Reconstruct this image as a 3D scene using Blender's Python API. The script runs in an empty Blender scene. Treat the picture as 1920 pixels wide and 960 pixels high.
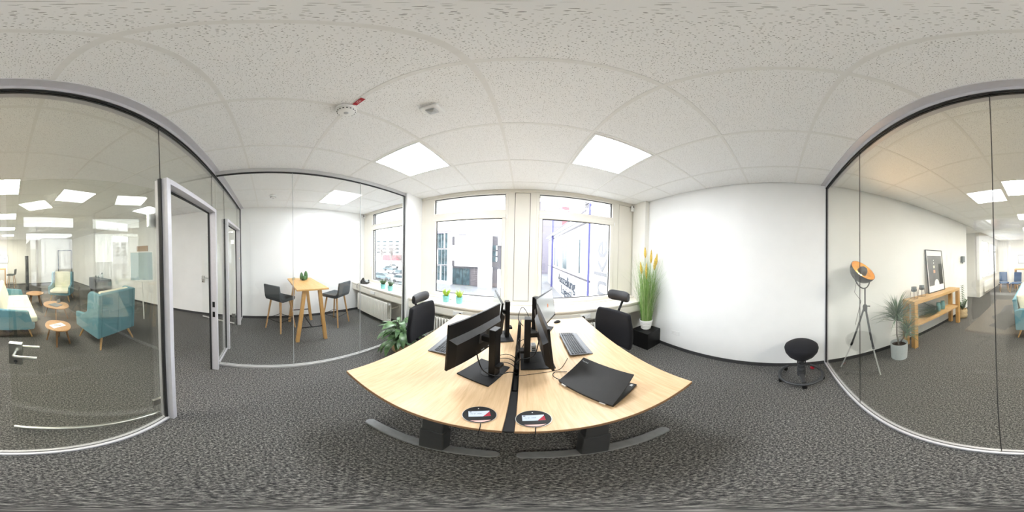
import bpy, math, random
from mathutils import Matrix, Vector
random.seed(7)
SC = bpy.context.scene
COL = SC.collection
PI = math.pi
R = math.radians
H = 1.65            # camera height
CZ = 2.741          # ceiling height

# ------------------------------------------------------------------ camera
cam_d = bpy.data.cameras.new('camera')
cam_d.type = 'PANO'
try:
    cam_d.cycles.panorama_type = 'EQUIRECTANGULAR'
except Exception:
    cam_d.panorama_type = 'EQUIRECTANGULAR'
cam_d.clip_start = 0.01
cam_d.clip_end = 500
cam = bpy.data.objects.new('camera', cam_d)
COL.objects.link(cam)
YAW, PIT, ROL = 3.994, -0.644, -1.206
Mz = Matrix.Rotation(R(YAW), 4, 'Z')
Mx = Matrix.Rotation(R(PIT), 4, 'X')
My = Matrix.Rotation(R(ROL), 4, 'Y')
cam.matrix_world = Matrix.Translation((0, 0, H)) @ Mz @ Mx @ My @ Matrix.Rotation(R(90), 4, 'X')
SC.camera = cam

# ------------------------------------------------------------------ world, exposure
W = bpy.data.worlds.new('overcast_sky')
SC.world = W
W.use_nodes = True
bg = W.node_tree.nodes['Background']
bg.inputs[0].default_value = (0.93, 0.96, 1.0, 1)
bg.inputs[1].default_value = 4.5
SC.view_settings.view_transform = 'Standard'
SC.view_settings.look = 'None'
SC.view_settings.gamma = 1
SC.view_settings.use_curve_mapping = False
SC.view_settings.exposure = 1.1
SC.cycles.max_bounces = 10
SC.cycles.diffuse_bounces = 6
SC.cycles.transparent_max_bounces = 24
SC.cycles.sample_clamp_indirect = 8.0
PANEL_EMIT = 17.0

# ------------------------------------------------------------------ materials
def nodes(name):
    m = bpy.data.materials.new(name)
    m.use_nodes = True
    nt = m.node_tree
    return m, nt, nt.nodes['Principled BSDF']

def mat(name, col, rough=0.5, metal=0.0, var=0.06, scale=30.0, stretch=(1, 1, 1), bump=0.0, spec=0.5, col2=None, detail=4.0, sheen=0.0):
    m, nt, b = nodes(name)
    N, L = nt.nodes, nt.links
    tc = N.new('ShaderNodeTexCoord')
    mp = N.new('ShaderNodeMapping')
    mp.inputs['Scale'].default_value = stretch
    L.new(tc.outputs['Object'], mp.inputs[0])
    nz = N.new('ShaderNodeTexNoise')
    nz.inputs['Scale'].default_value = scale
    nz.inputs['Detail'].default_value = detail
    L.new(mp.outputs[0], nz.inputs['Vector'])
    rp = N.new('ShaderNodeValToRGB')
    c1 = tuple(max(0, c * (1 - var)) for c in col)
    c2 = tuple(min(1, c * (1 + var)) for c in col) if col2 is None else col2
    rp.color_ramp.elements[0].position = 0.35
    rp.color_ramp.elements[1].position = 0.65
    rp.color_ramp.elements[0].color = (*c1, 1)
    rp.color_ramp.elements[1].color = (*c2, 1)
    L.new(nz.outputs[0], rp.inputs[0])
    L.new(rp.outputs[0], b.inputs['Base Color'])
    b.inputs['Roughness'].default_value = rough
    b.inputs['Metallic'].default_value = metal
    b.inputs['Specular IOR Level'].default_value = spec
    if sheen:
        b.inputs['Sheen Weight'].default_value = sheen
    if bump:
        bp = N.new('ShaderNodeBump')
        bp.inputs['Strength'].default_value = bump
        bp.inputs['Distance'].default_value = 0.01
        L.new(nz.outputs[0], bp.inputs['Height'])
        L.new(bp.outputs[0], b.inputs['Normal'])
    return m

def emit_mat(name, col, strength):
    m, nt, b = nodes(name)
    b.inputs['Base Color'].default_value = (*col, 1)
    b.inputs['Emission Color'].default_value = (*col, 1)
    b.inputs['Emission Strength'].default_value = strength
    return m

def glass_mat(name, tint, f0=0.05, rough=0.0):
    """thin sheet glass: tinted see-through plus mirror reflection growing with the angle (Schlick)"""
    m = bpy.data.materials.new(name)
    m.use_nodes = True
    nt = m.node_tree
    nt.nodes.clear()
    N, L = nt.nodes, nt.links
    out = N.new('ShaderNodeOutputMaterial')
    geo = N.new('ShaderNodeNewGeometry')
    dot = N.new('ShaderNodeVectorMath'); dot.operation = 'DOT_PRODUCT'
    L.new(geo.outputs['Normal'], dot.inputs[0]); L.new(geo.outputs['Incoming'], dot.inputs[1])
    ab = N.new('ShaderNodeMath'); ab.operation = 'ABSOLUTE'; L.new(dot.outputs['Value'], ab.inputs[0])
    om = N.new('ShaderNodeMath'); om.operation = 'SUBTRACT'; om.inputs[0].default_value = 1; L.new(ab.outputs[0], om.inputs[1])
    pw = N.new('ShaderNodeMath'); pw.operation = 'POWER'; pw.inputs[1].default_value = 5; L.new(om.outputs[0], pw.inputs[0])
    ma = N.new('ShaderNodeMath'); ma.operation = 'MULTIPLY_ADD'; ma.inputs[1].default_value = 1 - f0; ma.inputs[2].default_value = f0
    L.new(pw.outputs[0], ma.inputs[0])
    tr = N.new('ShaderNodeBsdfTransparent'); tr.inputs[0].default_value = (*tint, 1)
    gl = N.new('ShaderNodeBsdfGlossy'); gl.inputs[0].default_value = (1, 1, 1, 1); gl.inputs['Roughness'].default_value = rough
    mx = N.new('ShaderNodeMixShader')
    L.new(ma.outputs[0], mx.inputs[0]); L.new(tr.outputs[0], mx.inputs[1]); L.new(gl.outputs[0], mx.inputs[2])
    L.new(mx.outputs[0], out.inputs[0])
    return m

def wood_mat(name, c1, c2, axis=1, rough=0.45, scale=7.0):
    m, nt, b = nodes(name)
    N, L = nt.nodes, nt.links
    tc = N.new('ShaderNodeTexCoord'); mp = N.new('ShaderNodeMapping')
    s = [9, 9, 9]; s[axis] = 0.7
    mp.inputs['Scale'].default_value = s
    L.new(tc.outputs['Object'], mp.inputs[0])
    nz = N.new('ShaderNodeTexNoise'); nz.inputs['Scale'].default_value = scale; nz.inputs['Detail'].default_value = 6; nz.inputs['Roughness'].default_value = 0.6
    nz.inputs['Distortion'].default_value = 0.4
    L.new(mp.outputs[0], nz.inputs['Vector'])
    rp = N.new('ShaderNodeValToRGB')
    rp.color_ramp.elements[0].position = 0.3; rp.color_ramp.elements[1].position = 0.72
    rp.color_ramp.elements[0].color = (*c1, 1); rp.color_ramp.elements[1].color = (*c2, 1)
    L.new(nz.outputs[0], rp.inputs[0]); L.new(rp.outputs[0], b.inputs['Base Color'])
    b.inputs['Roughness'].default_value = rough
    bp = N.new('ShaderNodeBump'); bp.inputs['Strength'].default_value = 0.06; bp.inputs['Distance'].default_value = 0.004
    L.new(nz.outputs[0], bp.inputs['Height']); L.new(bp.outputs[0], b.inputs['Normal'])
    return m

def carpet_mat():
    m, nt, b = nodes('carpet')
    N, L = nt.nodes, nt.links
    tc = N.new('ShaderNodeTexCoord')
    n1 = N.new('ShaderNodeTexNoise'); n1.inputs['Scale'].default_value = 112; n1.inputs['Detail'].default_value = 3; n1.inputs['Roughness'].default_value = 0.75
    n2 = N.new('ShaderNodeTexNoise'); n2.inputs['Scale'].default_value = 3; n2.inputs['Detail'].default_value = 3
    L.new(tc.outputs['Object'], n1.inputs['Vector']); L.new(tc.outputs['Object'], n2.inputs['Vector'])
    rp = N.new('ShaderNodeValToRGB')
    e = rp.color_ramp.elements
    e[0].position = 0.40; e[0].color = (0.030, 0.030, 0.032, 1)
    e[1].position = 0.64; e[1].color = (0.36, 0.35, 0.33, 1)
    k = e.new(0.5); k.color = (0.098, 0.096, 0.094, 1)
    n3 = N.new('ShaderNodeTexNoise'); n3.inputs['Scale'].default_value = 62; n3.inputs['Detail'].default_value = 2
    L.new(tc.outputs['Object'], n3.inputs['Vector'])
    mm = N.new('ShaderNodeMix'); mm.data_type = 'FLOAT'; mm.inputs[0].default_value = 0.28
    L.new(n1.outputs[0], mm.inputs[2]); L.new(n3.outputs[0], mm.inputs[3])
    L.new(mm.outputs[0], rp.inputs[0])
    mx = N.new('ShaderNodeMix'); mx.data_type = 'RGBA'; mx.blend_type = 'MULTIPLY'; mx.inputs[0].default_value = 0.35
    r2 = N.new('ShaderNodeValToRGB'); r2.color_ramp.elements[0].color = (0.75, 0.73, 0.7, 1); r2.color_ramp.elements[1].color = (1, 1, 1, 1)
    L.new(n2.outputs[0], r2.inputs[0])
    L.new(rp.outputs[0], mx.inputs[6]); L.new(r2.outputs[0], mx.inputs[7])
    L.new(mx.outputs[2], b.inputs['Base Color'])
    b.inputs['Roughness'].default_value = 0.95; b.inputs['Specular IOR Level'].default_value = 0.1
    bp = N.new('ShaderNodeBump'); bp.inputs['Strength'].default_value = 0.5; bp.inputs['Distance'].default_value = 0.006
    L.new(n1.outputs[0], bp.inputs['Height']); L.new(bp.outputs[0], b.inputs['Normal'])
    return m

def tile_mat():
    """mineral fibre ceiling tile: off-white with small dark pin holes"""
    m, nt, b = nodes('mineral_fibre')
    N, L = nt.nodes, nt.links
    geo = N.new('ShaderNodeNewGeometry')
    wob = N.new('ShaderNodeTexNoise'); wob.inputs['Scale'].default_value = 60; wob.inputs['Detail'].default_value = 1
    L.new(geo.outputs['Position'], wob.inputs['Vector'])
    add = N.new('ShaderNodeMix'); add.data_type = 'VECTOR'; add.inputs[0].default_value = 0.012
    L.new(geo.outputs['Position'], add.inputs[4]); L.new(wob.outputs['Color'], add.inputs[5])
    vo = N.new('ShaderNodeTexVoronoi'); vo.inputs['Scale'].default_value = 118; vo.voronoi_dimensions = '2D'
    L.new(add.outputs[1], vo.inputs['Vector'])
    sep = N.new('ShaderNodeSeparateColor'); L.new(vo.outputs['Color'], sep.inputs[0])
    th = N.new('ShaderNodeMath'); th.operation = 'MULTIPLY_ADD'; th.inputs[1].default_value = 0.26; th.inputs[2].default_value = -0.02
    L.new(sep.outputs[0], th.inputs[0])
    lt = N.new('ShaderNodeMath'); lt.operation = 'LESS_THAN'; L.new(vo.outputs['Distance'], lt.inputs[0]); L.new(th.outputs[0], lt.inputs[1])
    mx = N.new('ShaderNodeMix'); mx.data_type = 'RGBA'
    mx.inputs[6].default_value = (0.90, 0.90, 0.90, 1); mx.inputs[7].default_value = (0.38, 0.375, 0.365, 1)
    L.new(lt.outputs[0], mx.inputs[0]); L.new(mx.outputs[2], b.inputs['Base Color'])
    b.inputs['Roughness'].default_value = 0.9; b.inputs['Specular IOR Level'].default_value = 0.2
    return m

M = {}
M['carpet'] = carpet_mat()
M['tile'] = tile_mat()
M['gridbar'] = mat('grid_bar_paint', (0.81, 0.805, 0.79), 0.5, var=0.02)
M['wall'] = mat('white_wall_paint', (0.86, 0.86, 0.855), 0.85, var=0.012, scale=4, bump=0.02, spec=0.2)
M['cream'] = mat('cream_wall_paint', (0.82, 0.80, 0.75), 0.85, var=0.015, scale=4, spec=0.2)
M['pvc'] = mat('ivory_window_plastic', (0.79, 0.755, 0.68), 0.4, var=0.012, scale=3)
M['sill'] = mat('cream_sill_laminate', (0.80, 0.765, 0.69), 0.4, var=0.02, scale=5)
M['joint'] = mat('dark_joint', (0.035, 0.034, 0.033), 0.7)
M['gasket'] = mat('black_rubber', (0.012, 0.012, 0.013), 0.6)
M['alu'] = mat('silver_anodised_frame', (0.60, 0.59, 0.62), 0.42, metal=0.25, var=0.02)
M['rail'] = mat('grey_rail', (0.52, 0.52, 0.52), 0.4, metal=0.3, var=0.02)
M['steel'] = mat('brushed_steel', (0.62, 0.62, 0.60), 0.28, metal=1.0, var=0.05, stretch=(1, 40, 1))
M['glass'] = glass_mat('partition_glass', (0.945, 0.95, 0.925), 0.042)
M['glass_clear'] = glass_mat('clear_partition_glass', (0.985, 0.99, 0.985), 0.02)
M['glass_win'] = glass_mat('window_glass', (0.985, 0.992, 0.99), 0.03)
M['base'] = mat('dark_baseboard', (0.045, 0.045, 0.047), 0.6)
M['oak'] = wood_mat('light_oak', (0.55, 0.365, 0.20), (0.71, 0.51, 0.31), 1, 0.38)
M['oakedge'] = wood_mat('oak_edge', (0.22, 0.12, 0.06), (0.32, 0.185, 0.09), 0, 0.5)
M['honey'] = wood_mat('honey_oak', (0.52, 0.285, 0.09), (0.68, 0.42, 0.16), 0, 0.45)
M['honeyz'] = wood_mat('honey_oak_upright', (0.46, 0.25, 0.085), (0.62, 0.37, 0.14), 2, 0.45)
M['beechleg'] = wood_mat('oak_leg', (0.46, 0.26, 0.11), (0.60, 0.37, 0.17), 2, 0.45)
M['walnut'] = wood_mat('brown_wood_leg', (0.22, 0.11, 0.05), (0.33, 0.175, 0.08), 2, 0.45)
M['tabletop'] = wood_mat('oak_table_top', (0.40, 0.215, 0.10), (0.54, 0.32, 0.165), 1, 0.35)
M['anth'] = mat('anthracite_steel', (0.05, 0.052, 0.056), 0.45, metal=0.3)
M['footsteel'] = mat('grey_desk_foot', (0.22, 0.225, 0.235), 0.35, metal=0.3)
M['black'] = mat('black_plastic', (0.007, 0.007, 0.0072), 0.42, spec=0.3)
M['blackm'] = mat('matte_black_plastic', (0.010, 0.010, 0.0105), 0.6, spec=0.3)
M['chamfer'] = mat('dark_grey_plastic', (0.045, 0.045, 0.047), 0.35)
M['laptop'] = mat('black_laptop_shell', (0.014, 0.013, 0.012), 0.45, spec=0.35)
M['screen'] = mat('dark_lcd', (0.03, 0.033, 0.036), 0.12)
M['greyplastic'] = mat('light_grey_plastic', (0.42, 0.43, 0.44), 0.4)
M['key'] = mat('dark_key', (0.018, 0.019, 0.021), 0.45)
M['keybody'] = mat('slate_keyboard', (0.13, 0.137, 0.152), 0.35)
M['fabric'] = mat('charcoal_fabric', (0.016, 0.016, 0.019), 0.9, var=0.25, scale=400, bump=0.15, spec=0.15, sheen=0.05)
M['leather'] = mat('black_leather', (0.022, 0.022, 0.026), 0.42, var=0.1, scale=80)
M['felt'] = mat('grey_felt', (0.085, 0.092, 0.097), 0.95, var=0.2, scale=250, bump=0.1, spec=0.15)
M['white'] = mat('white_paint', (0.83, 0.83, 0.82), 0.4, var=0.01)
M['radiator'] = mat('ivory_radiator_enamel', (0.82, 0.80, 0.74), 0.35, var=0.012)
M['porc'] = mat('white_ceramic', (0.84, 0.84, 0.83), 0.25, var=0.01)
M['turq'] = mat('turquoise_ceramic', (0.22, 0.55, 0.53), 0.35, var=0.04)
M['leaf'] = mat('green_leaf', (0.030, 0.085, 0.026), 0.32, var=0.3, scale=14, col2=(0.12, 0.22, 0.085))
M['leaf2'] = mat('pale_green_leaf', (0.07, 0.125, 0.075), 0.5, var=0.3, scale=10, col2=(0.16, 0.235, 0.15))
M['grass'] = mat('green_grass_blade', (0.16, 0.33, 0.07), 0.5, var=0.4, scale=9, col2=(0.46, 0.60, 0.28))
def vary_per_blade(m, cols):
    nt = m.node_tree; N, L = nt.nodes, nt.links
    geo = N.new('ShaderNodeNewGeometry'); rp = N.new('ShaderNodeValToRGB')
    e = rp.color_ramp.elements
    e[0].color = (*cols[0], 1); e[1].color = (*cols[-1], 1)
    for i, c in enumerate(cols[1:-1]):
        k = e.new((i + 1) / (len(cols) - 1)); k.color = (*c, 1)
    L.new(geo.outputs['Random Per Island'], rp.inputs[0])
    L.new(rp.outputs[0], nt.nodes['Principled BSDF'].inputs['Base Color'])
vary_per_blade(M['grass'], [(0.09, 0.19, 0.04), (0.16, 0.33, 0.06), (0.28, 0.44, 0.13), (0.50, 0.60, 0.30)])
vary_per_blade(M['leaf2'], [(0.05, 0.10, 0.055), (0.10, 0.17, 0.10), (0.19, 0.26, 0.17)])
M['lime'] = mat('lime_leaf', (0.33, 0.55, 0.03), 0.5, var=0.3, scale=20, col2=(0.55, 0.68, 0.09))
M['plume'] = mat('golden_plume', (0.62, 0.43, 0.09), 0.9, var=0.3, scale=60, bump=0.4)
M['cactus'] = mat('green_cactus', (0.07, 0.16, 0.06), 0.6, var=0.35, scale=40, bump=0.3)
M['soil'] = mat('brown_soil', (0.045, 0.028, 0.018), 0.95, var=0.5, scale=120, bump=0.5)
M['basket'] = mat('woven_seagrass', (0.56, 0.42, 0.25), 0.85, var=0.25, scale=25, stretch=(1, 1, 6), bump=0.4)
M['potgrey'] = mat('pale_grey_pot', (0.52, 0.56, 0.58), 0.5, var=0.03)
M['slate'] = mat('slate_blue_pot', (0.16, 0.19, 0.215), 0.6)
M['wire'] = mat('dark_wire', (0.04, 0.04, 0.045), 0.45, metal=0.5)
M['teal'] = mat('teal_upholstery', (0.12, 0.27, 0.335), 0.92, var=0.12, scale=180, bump=0.1, spec=0.2, sheen=0.2)
M['creamf'] = mat('cream_upholstery', (0.76, 0.74, 0.60), 0.92, var=0.05, scale=120, bump=0.1, spec=0.2)
M['gold'] = mat('gold_leaf', (0.85, 0.52, 0.12), 0.35, metal=0.6, var=0.12, scale=30)
M['lampblack'] = mat('graphite_lamp_shell', (0.05, 0.053, 0.058), 0.4)
M['bulb'] = emit_mat('warm_bulb', (1.0, 0.62, 0.25), 12)
M['panel'] = emit_mat('led_panel', (0.915, 0.955, 1.0), PANEL_EMIT)
M['panel_lounge'] = emit_mat('lounge_led_panel', (1.0, 0.955, 0.885), PANEL_EMIT * 2.1)
M['red'] = mat('red_sign', (0.42, 0.015, 0.03), 0.5, var=0.04)
M['teal_board'] = mat('pale_glass_board', (0.36, 0.48, 0.50), 0.12, var=0.03, scale=3)
M['cork'] = mat('brown_cork', (0.38, 0.22, 0.11), 0.9, var=0.2, scale=60)
M['paper'] = mat('white_paper', (0.86, 0.86, 0.85), 0.8, var=0.01)
M['bluefab'] = mat('blue_upholstery', (0.05, 0.09, 0.17), 0.85, var=0.15, scale=80)
M['tealvase'] = mat('teal_vase_glaze', (0.18, 0.34, 0.35), 0.3, var=0.1)
M['poster'] = mat('grey_print', (0.17, 0.17, 0.175), 0.5, var=0.2, scale=6)
M['peach'] = mat('peach_print', (0.62, 0.36, 0.24), 0.5)
M['dark_wood'] = mat('anthracite_cabinet', (0.085, 0.095, 0.11), 0.4)
M['water'] = glass_mat('carafe_glass', (0.9, 0.93, 0.93), 0.1)
M['facade'] = mat('white_render', (0.84, 0.84, 0.85), 0.85, var=0.01, scale=2)
M['facade_grey'] = mat('grey_metal_cladding', (0.05, 0.046, 0.053), 0.6, var=0.1, scale=3)
M['ext_glass'] = mat('facade_glass', (0.035, 0.055, 0.062), 0.3, var=0.4, scale=1.2, spec=0.08)
M['ext_brown'] = mat('brown_grey_cladding', (0.075, 0.064, 0.068), 0.6, var=0.15)
M['ext_lilac'] = mat('lilac_grey_cladding', (0.125, 0.115, 0.145), 0.6, var=0.05)
M['blue'] = mat('blue_mullion_paint', (0.045, 0.045, 0.16), 0.5)
M['sign_grey'] = mat('pale_grey_lettering', (0.115, 0.115, 0.122), 0.6)
M['sign_dark'] = mat('dark_lettering', (0.022, 0.03, 0.045), 0.6)
M['asphalt'] = mat('wet_paving', (0.125, 0.13, 0.14), 0.6, var=0.15, scale=0.5)
M['car_a'] = mat('silver_car_paint', (0.30, 0.305, 0.315), 0.25)
M['car_b'] = mat('dark_car_paint', (0.03, 0.033, 0.04), 0.25)
M['car_c'] = mat('light_blue_car_paint', (0.08, 0.12, 0.135), 0.25)
M['bark'] = mat('grey_bark', (0.16, 0.135, 0.12), 0.9)
M['brick'] = mat('red_facade', (0.22, 0.07, 0.08), 0.8, var=0.15)

# ------------------------------------------------------------------ mesh helpers
class MB:
    def __init__(s):
        s.v, s.f = [], []
    def add(s, vs, fs, X=None):
        o = len(s.v)
        s.v += [tuple(X @ Vector(p)) for p in vs] if X is not None else [tuple(p) for p in vs]
        s.f += [tuple(i + o for i in f) for f in fs]
        return s
    def box(s, x0, x1, y0, y1, z0, z1, X=None):
        vs = [(x, y, z) for z in (z0, z1) for y in (y0, y1) for x in (x0, x1)]
        return s.add(vs, [(0, 2, 3, 1), (4, 5, 7, 6), (0, 1, 5, 4), (2, 6, 7, 3), (0, 4, 6, 2), (1, 3, 7, 5)], X)
    def cbox(s, c, d, X=None):
        return s.box(c[0] - d[0] / 2, c[0] + d[0] / 2, c[1] - d[1] / 2, c[1] + d[1] / 2, c[2] - d[2] / 2, c[2] + d[2] / 2, X)
    def tube(s, pts, r, n=8, cap=True, flat=None):
        """tube through pts with radius r (number or list); flat=(a,b) rectangular section"""
        pts = [Vector(p) for p in pts]
        rs = r if isinstance(r, (list, tuple)) else [r] * len(pts)
        rings = []
        up = None
        for i, p in enumerate(pts):
            t = (pts[min(i + 1, len(pts) - 1)] - pts[max(i - 1, 0)]).normalized()
            if up is None:
                a = Vector((0, 0, 1)) if abs(t.z) < 0.9 else Vector((1, 0, 0))
                u = t.cross(a).normalized()
            else:
                u = (up - t * up.dot(t)).normalized()
            up = u
            w = t.cross(u)
            rings.append([p + (u * math.cos(2 * PI * k / n + PI / n) + w * math.sin(2 * PI * k / n + PI / n)) * rs[i] for k in range(n)])
        vs = [q for ring in rings for q in ring]
        fs = []
        for i in range(len(rings) - 1):
            for k in range(n):
                fs.append((i * n + k, i * n + (k + 1) % n, (i + 1) * n + (k + 1) % n, (i + 1) * n + k))
        if cap:
            fs.append(tuple(reversed(range(n))))
            fs.append(tuple(range((len(rings) - 1) * n, len(rings) * n)))
        return s.add(vs, fs)
    def lathe(s, prof, n=24, X=None, cap=True):
        """prof: list of (r,z)"""
        vs, fs = [], []
        for (r, z) in prof:
            for k in range(n):
                a = 2 * PI * k / n
                vs.append((r * math.cos(a), r * math.sin(a), z))
        for i in range(len(prof) - 1):
            for k in range(n):
                fs.append((i * n + k, i * n + (k + 1) % n, (i + 1) * n + (k + 1) % n, (i + 1) * n + k))
        if cap:
            if prof[0][0] > 1e-5:
                fs.append(tuple(reversed(range(n))))
            if prof[-1][0] > 1e-5:
                fs.append(tuple(range((len(prof) - 1) * n, len(prof) * n)))
        return s.add(vs, fs, X)
    def prism(s, poly, a, b, axis='x', X=None):
        """poly in the plane normal to axis, extruded from a to b"""
        n = len(poly)
        def P(u, v, w):
            return {'x': (w, u, v), 'y': (u, w, v), 'z': (u, v, w)}[axis]
        vs = [P(u, v, a) for u, v in poly] + [P(u, v, b) for u, v in poly]
        fs = [tuple(reversed(range(n))), tuple(range(n, 2 * n))] + [(i, (i + 1) % n, (i + 1) % n + n, i + n) for i in range(n)]
        return s.add(vs, fs, X)
    def sphere(s, c, r, n=12, m=8, sc=(1, 1, 1)):
        prof = [(r * math.sin(PI * i / m), -r * math.cos(PI * i / m)) for i in range(m + 1)]
        prof[0] = (0.0004, -r); prof[-1] = (0.0004, r)
        return s.lathe(prof, n, Matrix.Translation(c) @ Matrix.Diagonal((*sc, 1)))
    def mesh(s, name, smooth=0):
        me = bpy.data.meshes.new(name)
        me.from_pydata(s.v, [], s.f)
        me.update()
        if smooth:
            for p in me.polygons:
                p.use_smooth = True
            me.set_sharp_from_angle(angle=R(smooth))
        return me
    def build(s, name, m, parent=None, smooth=0, bevel=0.0, seg=2, fix=False):
        me = s.mesh(name, smooth)
        if fix:
            import bmesh
            b = bmesh.new(); b.from_mesh(me); bmesh.ops.recalc_face_normals(b, faces=b.faces); b.to_mesh(me); b.free()
        return link(name, me, m, parent, bevel, seg)

def link(name, me, m, parent=None, bevel=0.0, seg=2, loc=None, rot=None):
    if m is not None and not me.materials:
        me.materials.append(M[m] if isinstance(m, str) else m)
    o = bpy.data.objects.new(name, me)
    COL.objects.link(o)
    if parent is not None:
        o.parent = parent
    if loc is not None:
        o.location = loc
    if rot is not None:
        o.rotation_euler = rot
    if bevel:
        md = o.modifiers.new('bevel', 'BEVEL')
        md.width = bevel; md.segments = seg; md.limit_method = 'ANGLE'; md.angle_limit = R(40)
        md.harden_normals = False
    return o

def BX(*a):
    return MB().box(*a)

def tag(o, label, cat, group=None):
    o['label'] = label; o['category'] = cat
    if group:
        o['group'] = group
    return o

def thing(name, label, cat, loc=(0, 0, 0), rz=0.0, group=None):
    o = bpy.data.objects.new(name, None)
    o.empty_display_size = 0.1
    COL.objects.link(o)
    o.location = loc; o.rotation_euler = (0, 0, rz)
    return tag(o, label, cat, group)

def struct(name, loc=(0, 0, 0)):
    o = bpy.data.objects.new(name, None)
    COL.objects.link(o); o.location = loc
    o['kind'] = 'structure'
    return o

def sbox(name, m, *b, bevel=0.0):
    o = BX(*b).build(name, m, None, bevel=bevel)
    o['kind'] = 'structure'
    return o

def dup(root, loc=None, rz=None, label=None):
    r = root.copy(); COL.objects.link(r)
    if loc is not None: r.location = loc
    if rz is not None: r.rotation_euler = (0, 0, rz)
    if label: r['label'] = label
    for ch in list(root.children):
        c = ch.copy(); COL.objects.link(c); c.parent = r
        for g in list(ch.children):
            d = g.copy(); COL.objects.link(d); d.parent = c
    return r

def text(name, body, size, m, parent, Mx4, extrude=0.0006):
    cu = bpy.data.curves.new(name, 'FONT')
    cu.body = body; cu.size = size; cu.extrude = extrude
    cu.align_x = 'CENTER'; cu.align_y = 'CENTER'
    tmp = bpy.data.objects.new('tmp', cu); COL.objects.link(tmp)
    me = bpy.data.meshes.new_from_object(tmp.evaluated_get(bpy.context.evaluated_depsgraph_get()))
    bpy.data.objects.remove(tmp); bpy.data.curves.remove(cu)
    me.name = name; me.materials.clear(); me.materials.append(M[m])
    o = bpy.data.objects.new(name, me); COL.objects.link(o)
    o.parent = parent
    o.matrix_local = Mx4
    return o

def arc(c, r, a0, a1, n, f):
    return [f(c, r, a0 + (a1 - a0) * i / n) for i in range(n + 1)]

# ------------------------------------------------------------------ ROOM SHELL
XR, XP, XL = 2.155, -1.94, -3.87       # right wall, glass partition, meeting room wall
YB, YF, YE = -0.64, 2.62, -9.85        # rear glass, window plane, far lounge wall
fl = sbox('floor', 'carpet', -4.1, 3.3, -10.1, 2.95, -0.12, 0.0)

# ceiling: slab plus tiles and grid bars
ceil = sbox('ceiling', 'white', -4.1, 3.3, -10.1, 2.95, CZ + 0.05, CZ + 0.2)
GX, GY, G = -0.169, 0.427, 0.625
def cell(i, j):
    return (GX + i * G, GX + (i + 1) * G, GY + j * G, GY + (j + 1) * G)
LIGHTS = [(-2, 1), (1, 1), (-5, 1), (0, -5), (0, -8), (0, -11), (0, -14)]
LSET = set(LIGHTS)
tile_cache = {}
def tiles(x0, x1, y0, y1):
    i0, i1 = math.floor((x0 - GX) / G), math.ceil((x1 - GX) / G)
    j0, j1 = math.floor((y0 - GY) / G), math.ceil((y1 - GY) / G)
    hb = 0.012
    for i in range(i0, i1):
        for j in range(j0, j1):
            a, b, c, d = cell(i, j)
            a, b, c, d = max(a, x0), min(b, x1), max(c, y0), min(d, y1)
            if b - a < 0.03 or d - c < 0.03 or (i, j) in LSET:
                continue
            k = (round(b - a, 3), round(d - c, 3))
            if k not in tile_cache:
                w, h = k[0] / 2, k[1] / 2
                e = 0.006
                mb = MB()
                vs = [(-w, -h, 0.02), (w, -h, 0.02), (w, h, 0.02), (-w, h, 0.02),
                      (-w, -h, 0.004), (w, -h, 0.004), (w, h, 0.004), (-w, h, 0.004),
                      (-w + hb, -h + hb, 0.0), (w - hb, -h + hb, 0.0), (w - hb, h - hb, 0.0), (-w + hb, h - hb, 0.0)]
                fs = [(0, 1, 2, 3)] + [(q, (q + 1) % 4, (q + 1) % 4 + 4, q + 4)[::-1] for q in range(4)] + [(q + 4, (q + 1) % 4 + 4, (q + 1) % 4 + 8, q + 8)[::-1] for q in range(4)] + [(11, 10, 9, 8)]
                mb.add(vs, fs)
                tile_cache[k] = mb.mesh('ceiling_tile')
            link('ceiling_tile', tile_cache[k], 'tile', ceil, loc=((a + b) / 2, (c + d) / 2, CZ + 0.003))
    for i in range(i0 + 1, i1):
        x = GX + i * G
        if x0 + 0.03 < x < x1 - 0.03:
            BX(x - 0.0115, x + 0.0115, y0, y1, CZ, CZ + 0.03).build('grid_bar', 'gridbar', ceil)
    for j in range(j0 + 1, j1):
        y = GY + j * G
        if y0 + 0.03 < y < y1 - 0.03:
            BX(x0, x1, y - 0.0115, y + 0.0115, CZ + 0.0008, CZ + 0.03).build('grid_bar', 'gridbar', ceil)
GAP = 0.008      # open joint between the tile field and the walls
tiles(XP - 0.02, XR - GAP, YB + 0.02, YF - 0.02 - GAP)
tiles(XL + GAP, XP - 0.02, YB + 0.02, YF - 0.02 - GAP)
tiles(XL + GAP, XR - GAP, YE + GAP, YB + 0.02)
tiles(XR, 3.0, -6.4, -4.8)

def ceiling_light(i, j, label):
    a, b, c, d = cell(i, j)
    t = thing('ceiling_light', label, 'ceiling light', ((a + b) / 2, (c + d) / 2, CZ), 0, 'square LED ceiling panels')
    w = G / 2 - 0.013
    q = w - 0.02
    mb = MB()
    mb.box(-w, w, -w, -q, -0.002, 0.03).box(-w, w, q, w, -0.002, 0.03).box(-w, -q, -q, q, -0.002, 0.03).box(q, w, -q, q, -0.002, 0.03)
    mb.build('frame', 'white', t)
    BX(-q, q, -q, q, 0.0, 0.02).build('diffuser', 'panel' if j > 0 else 'panel_lounge', t)
LL = {(-2, 1): 'square LED panel lamp in the office ceiling nearer the glass partition',
      (1, 1): 'square LED panel lamp in the office ceiling nearer the plain white wall',
      (-5, 1): 'square LED panel lamp in the ceiling over the oak bar table',
      (0, -5): 'square LED panel lamp in the lounge ceiling closest to the glass wall',
      (0, -8): 'square LED panel lamp in the lounge ceiling, second from the glass wall',
      (0, -11): 'square LED panel lamp in the lounge ceiling, third from the glass wall',
      (0, -14): 'square LED panel lamp in the lounge ceiling, farthest from the glass wall'}
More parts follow.
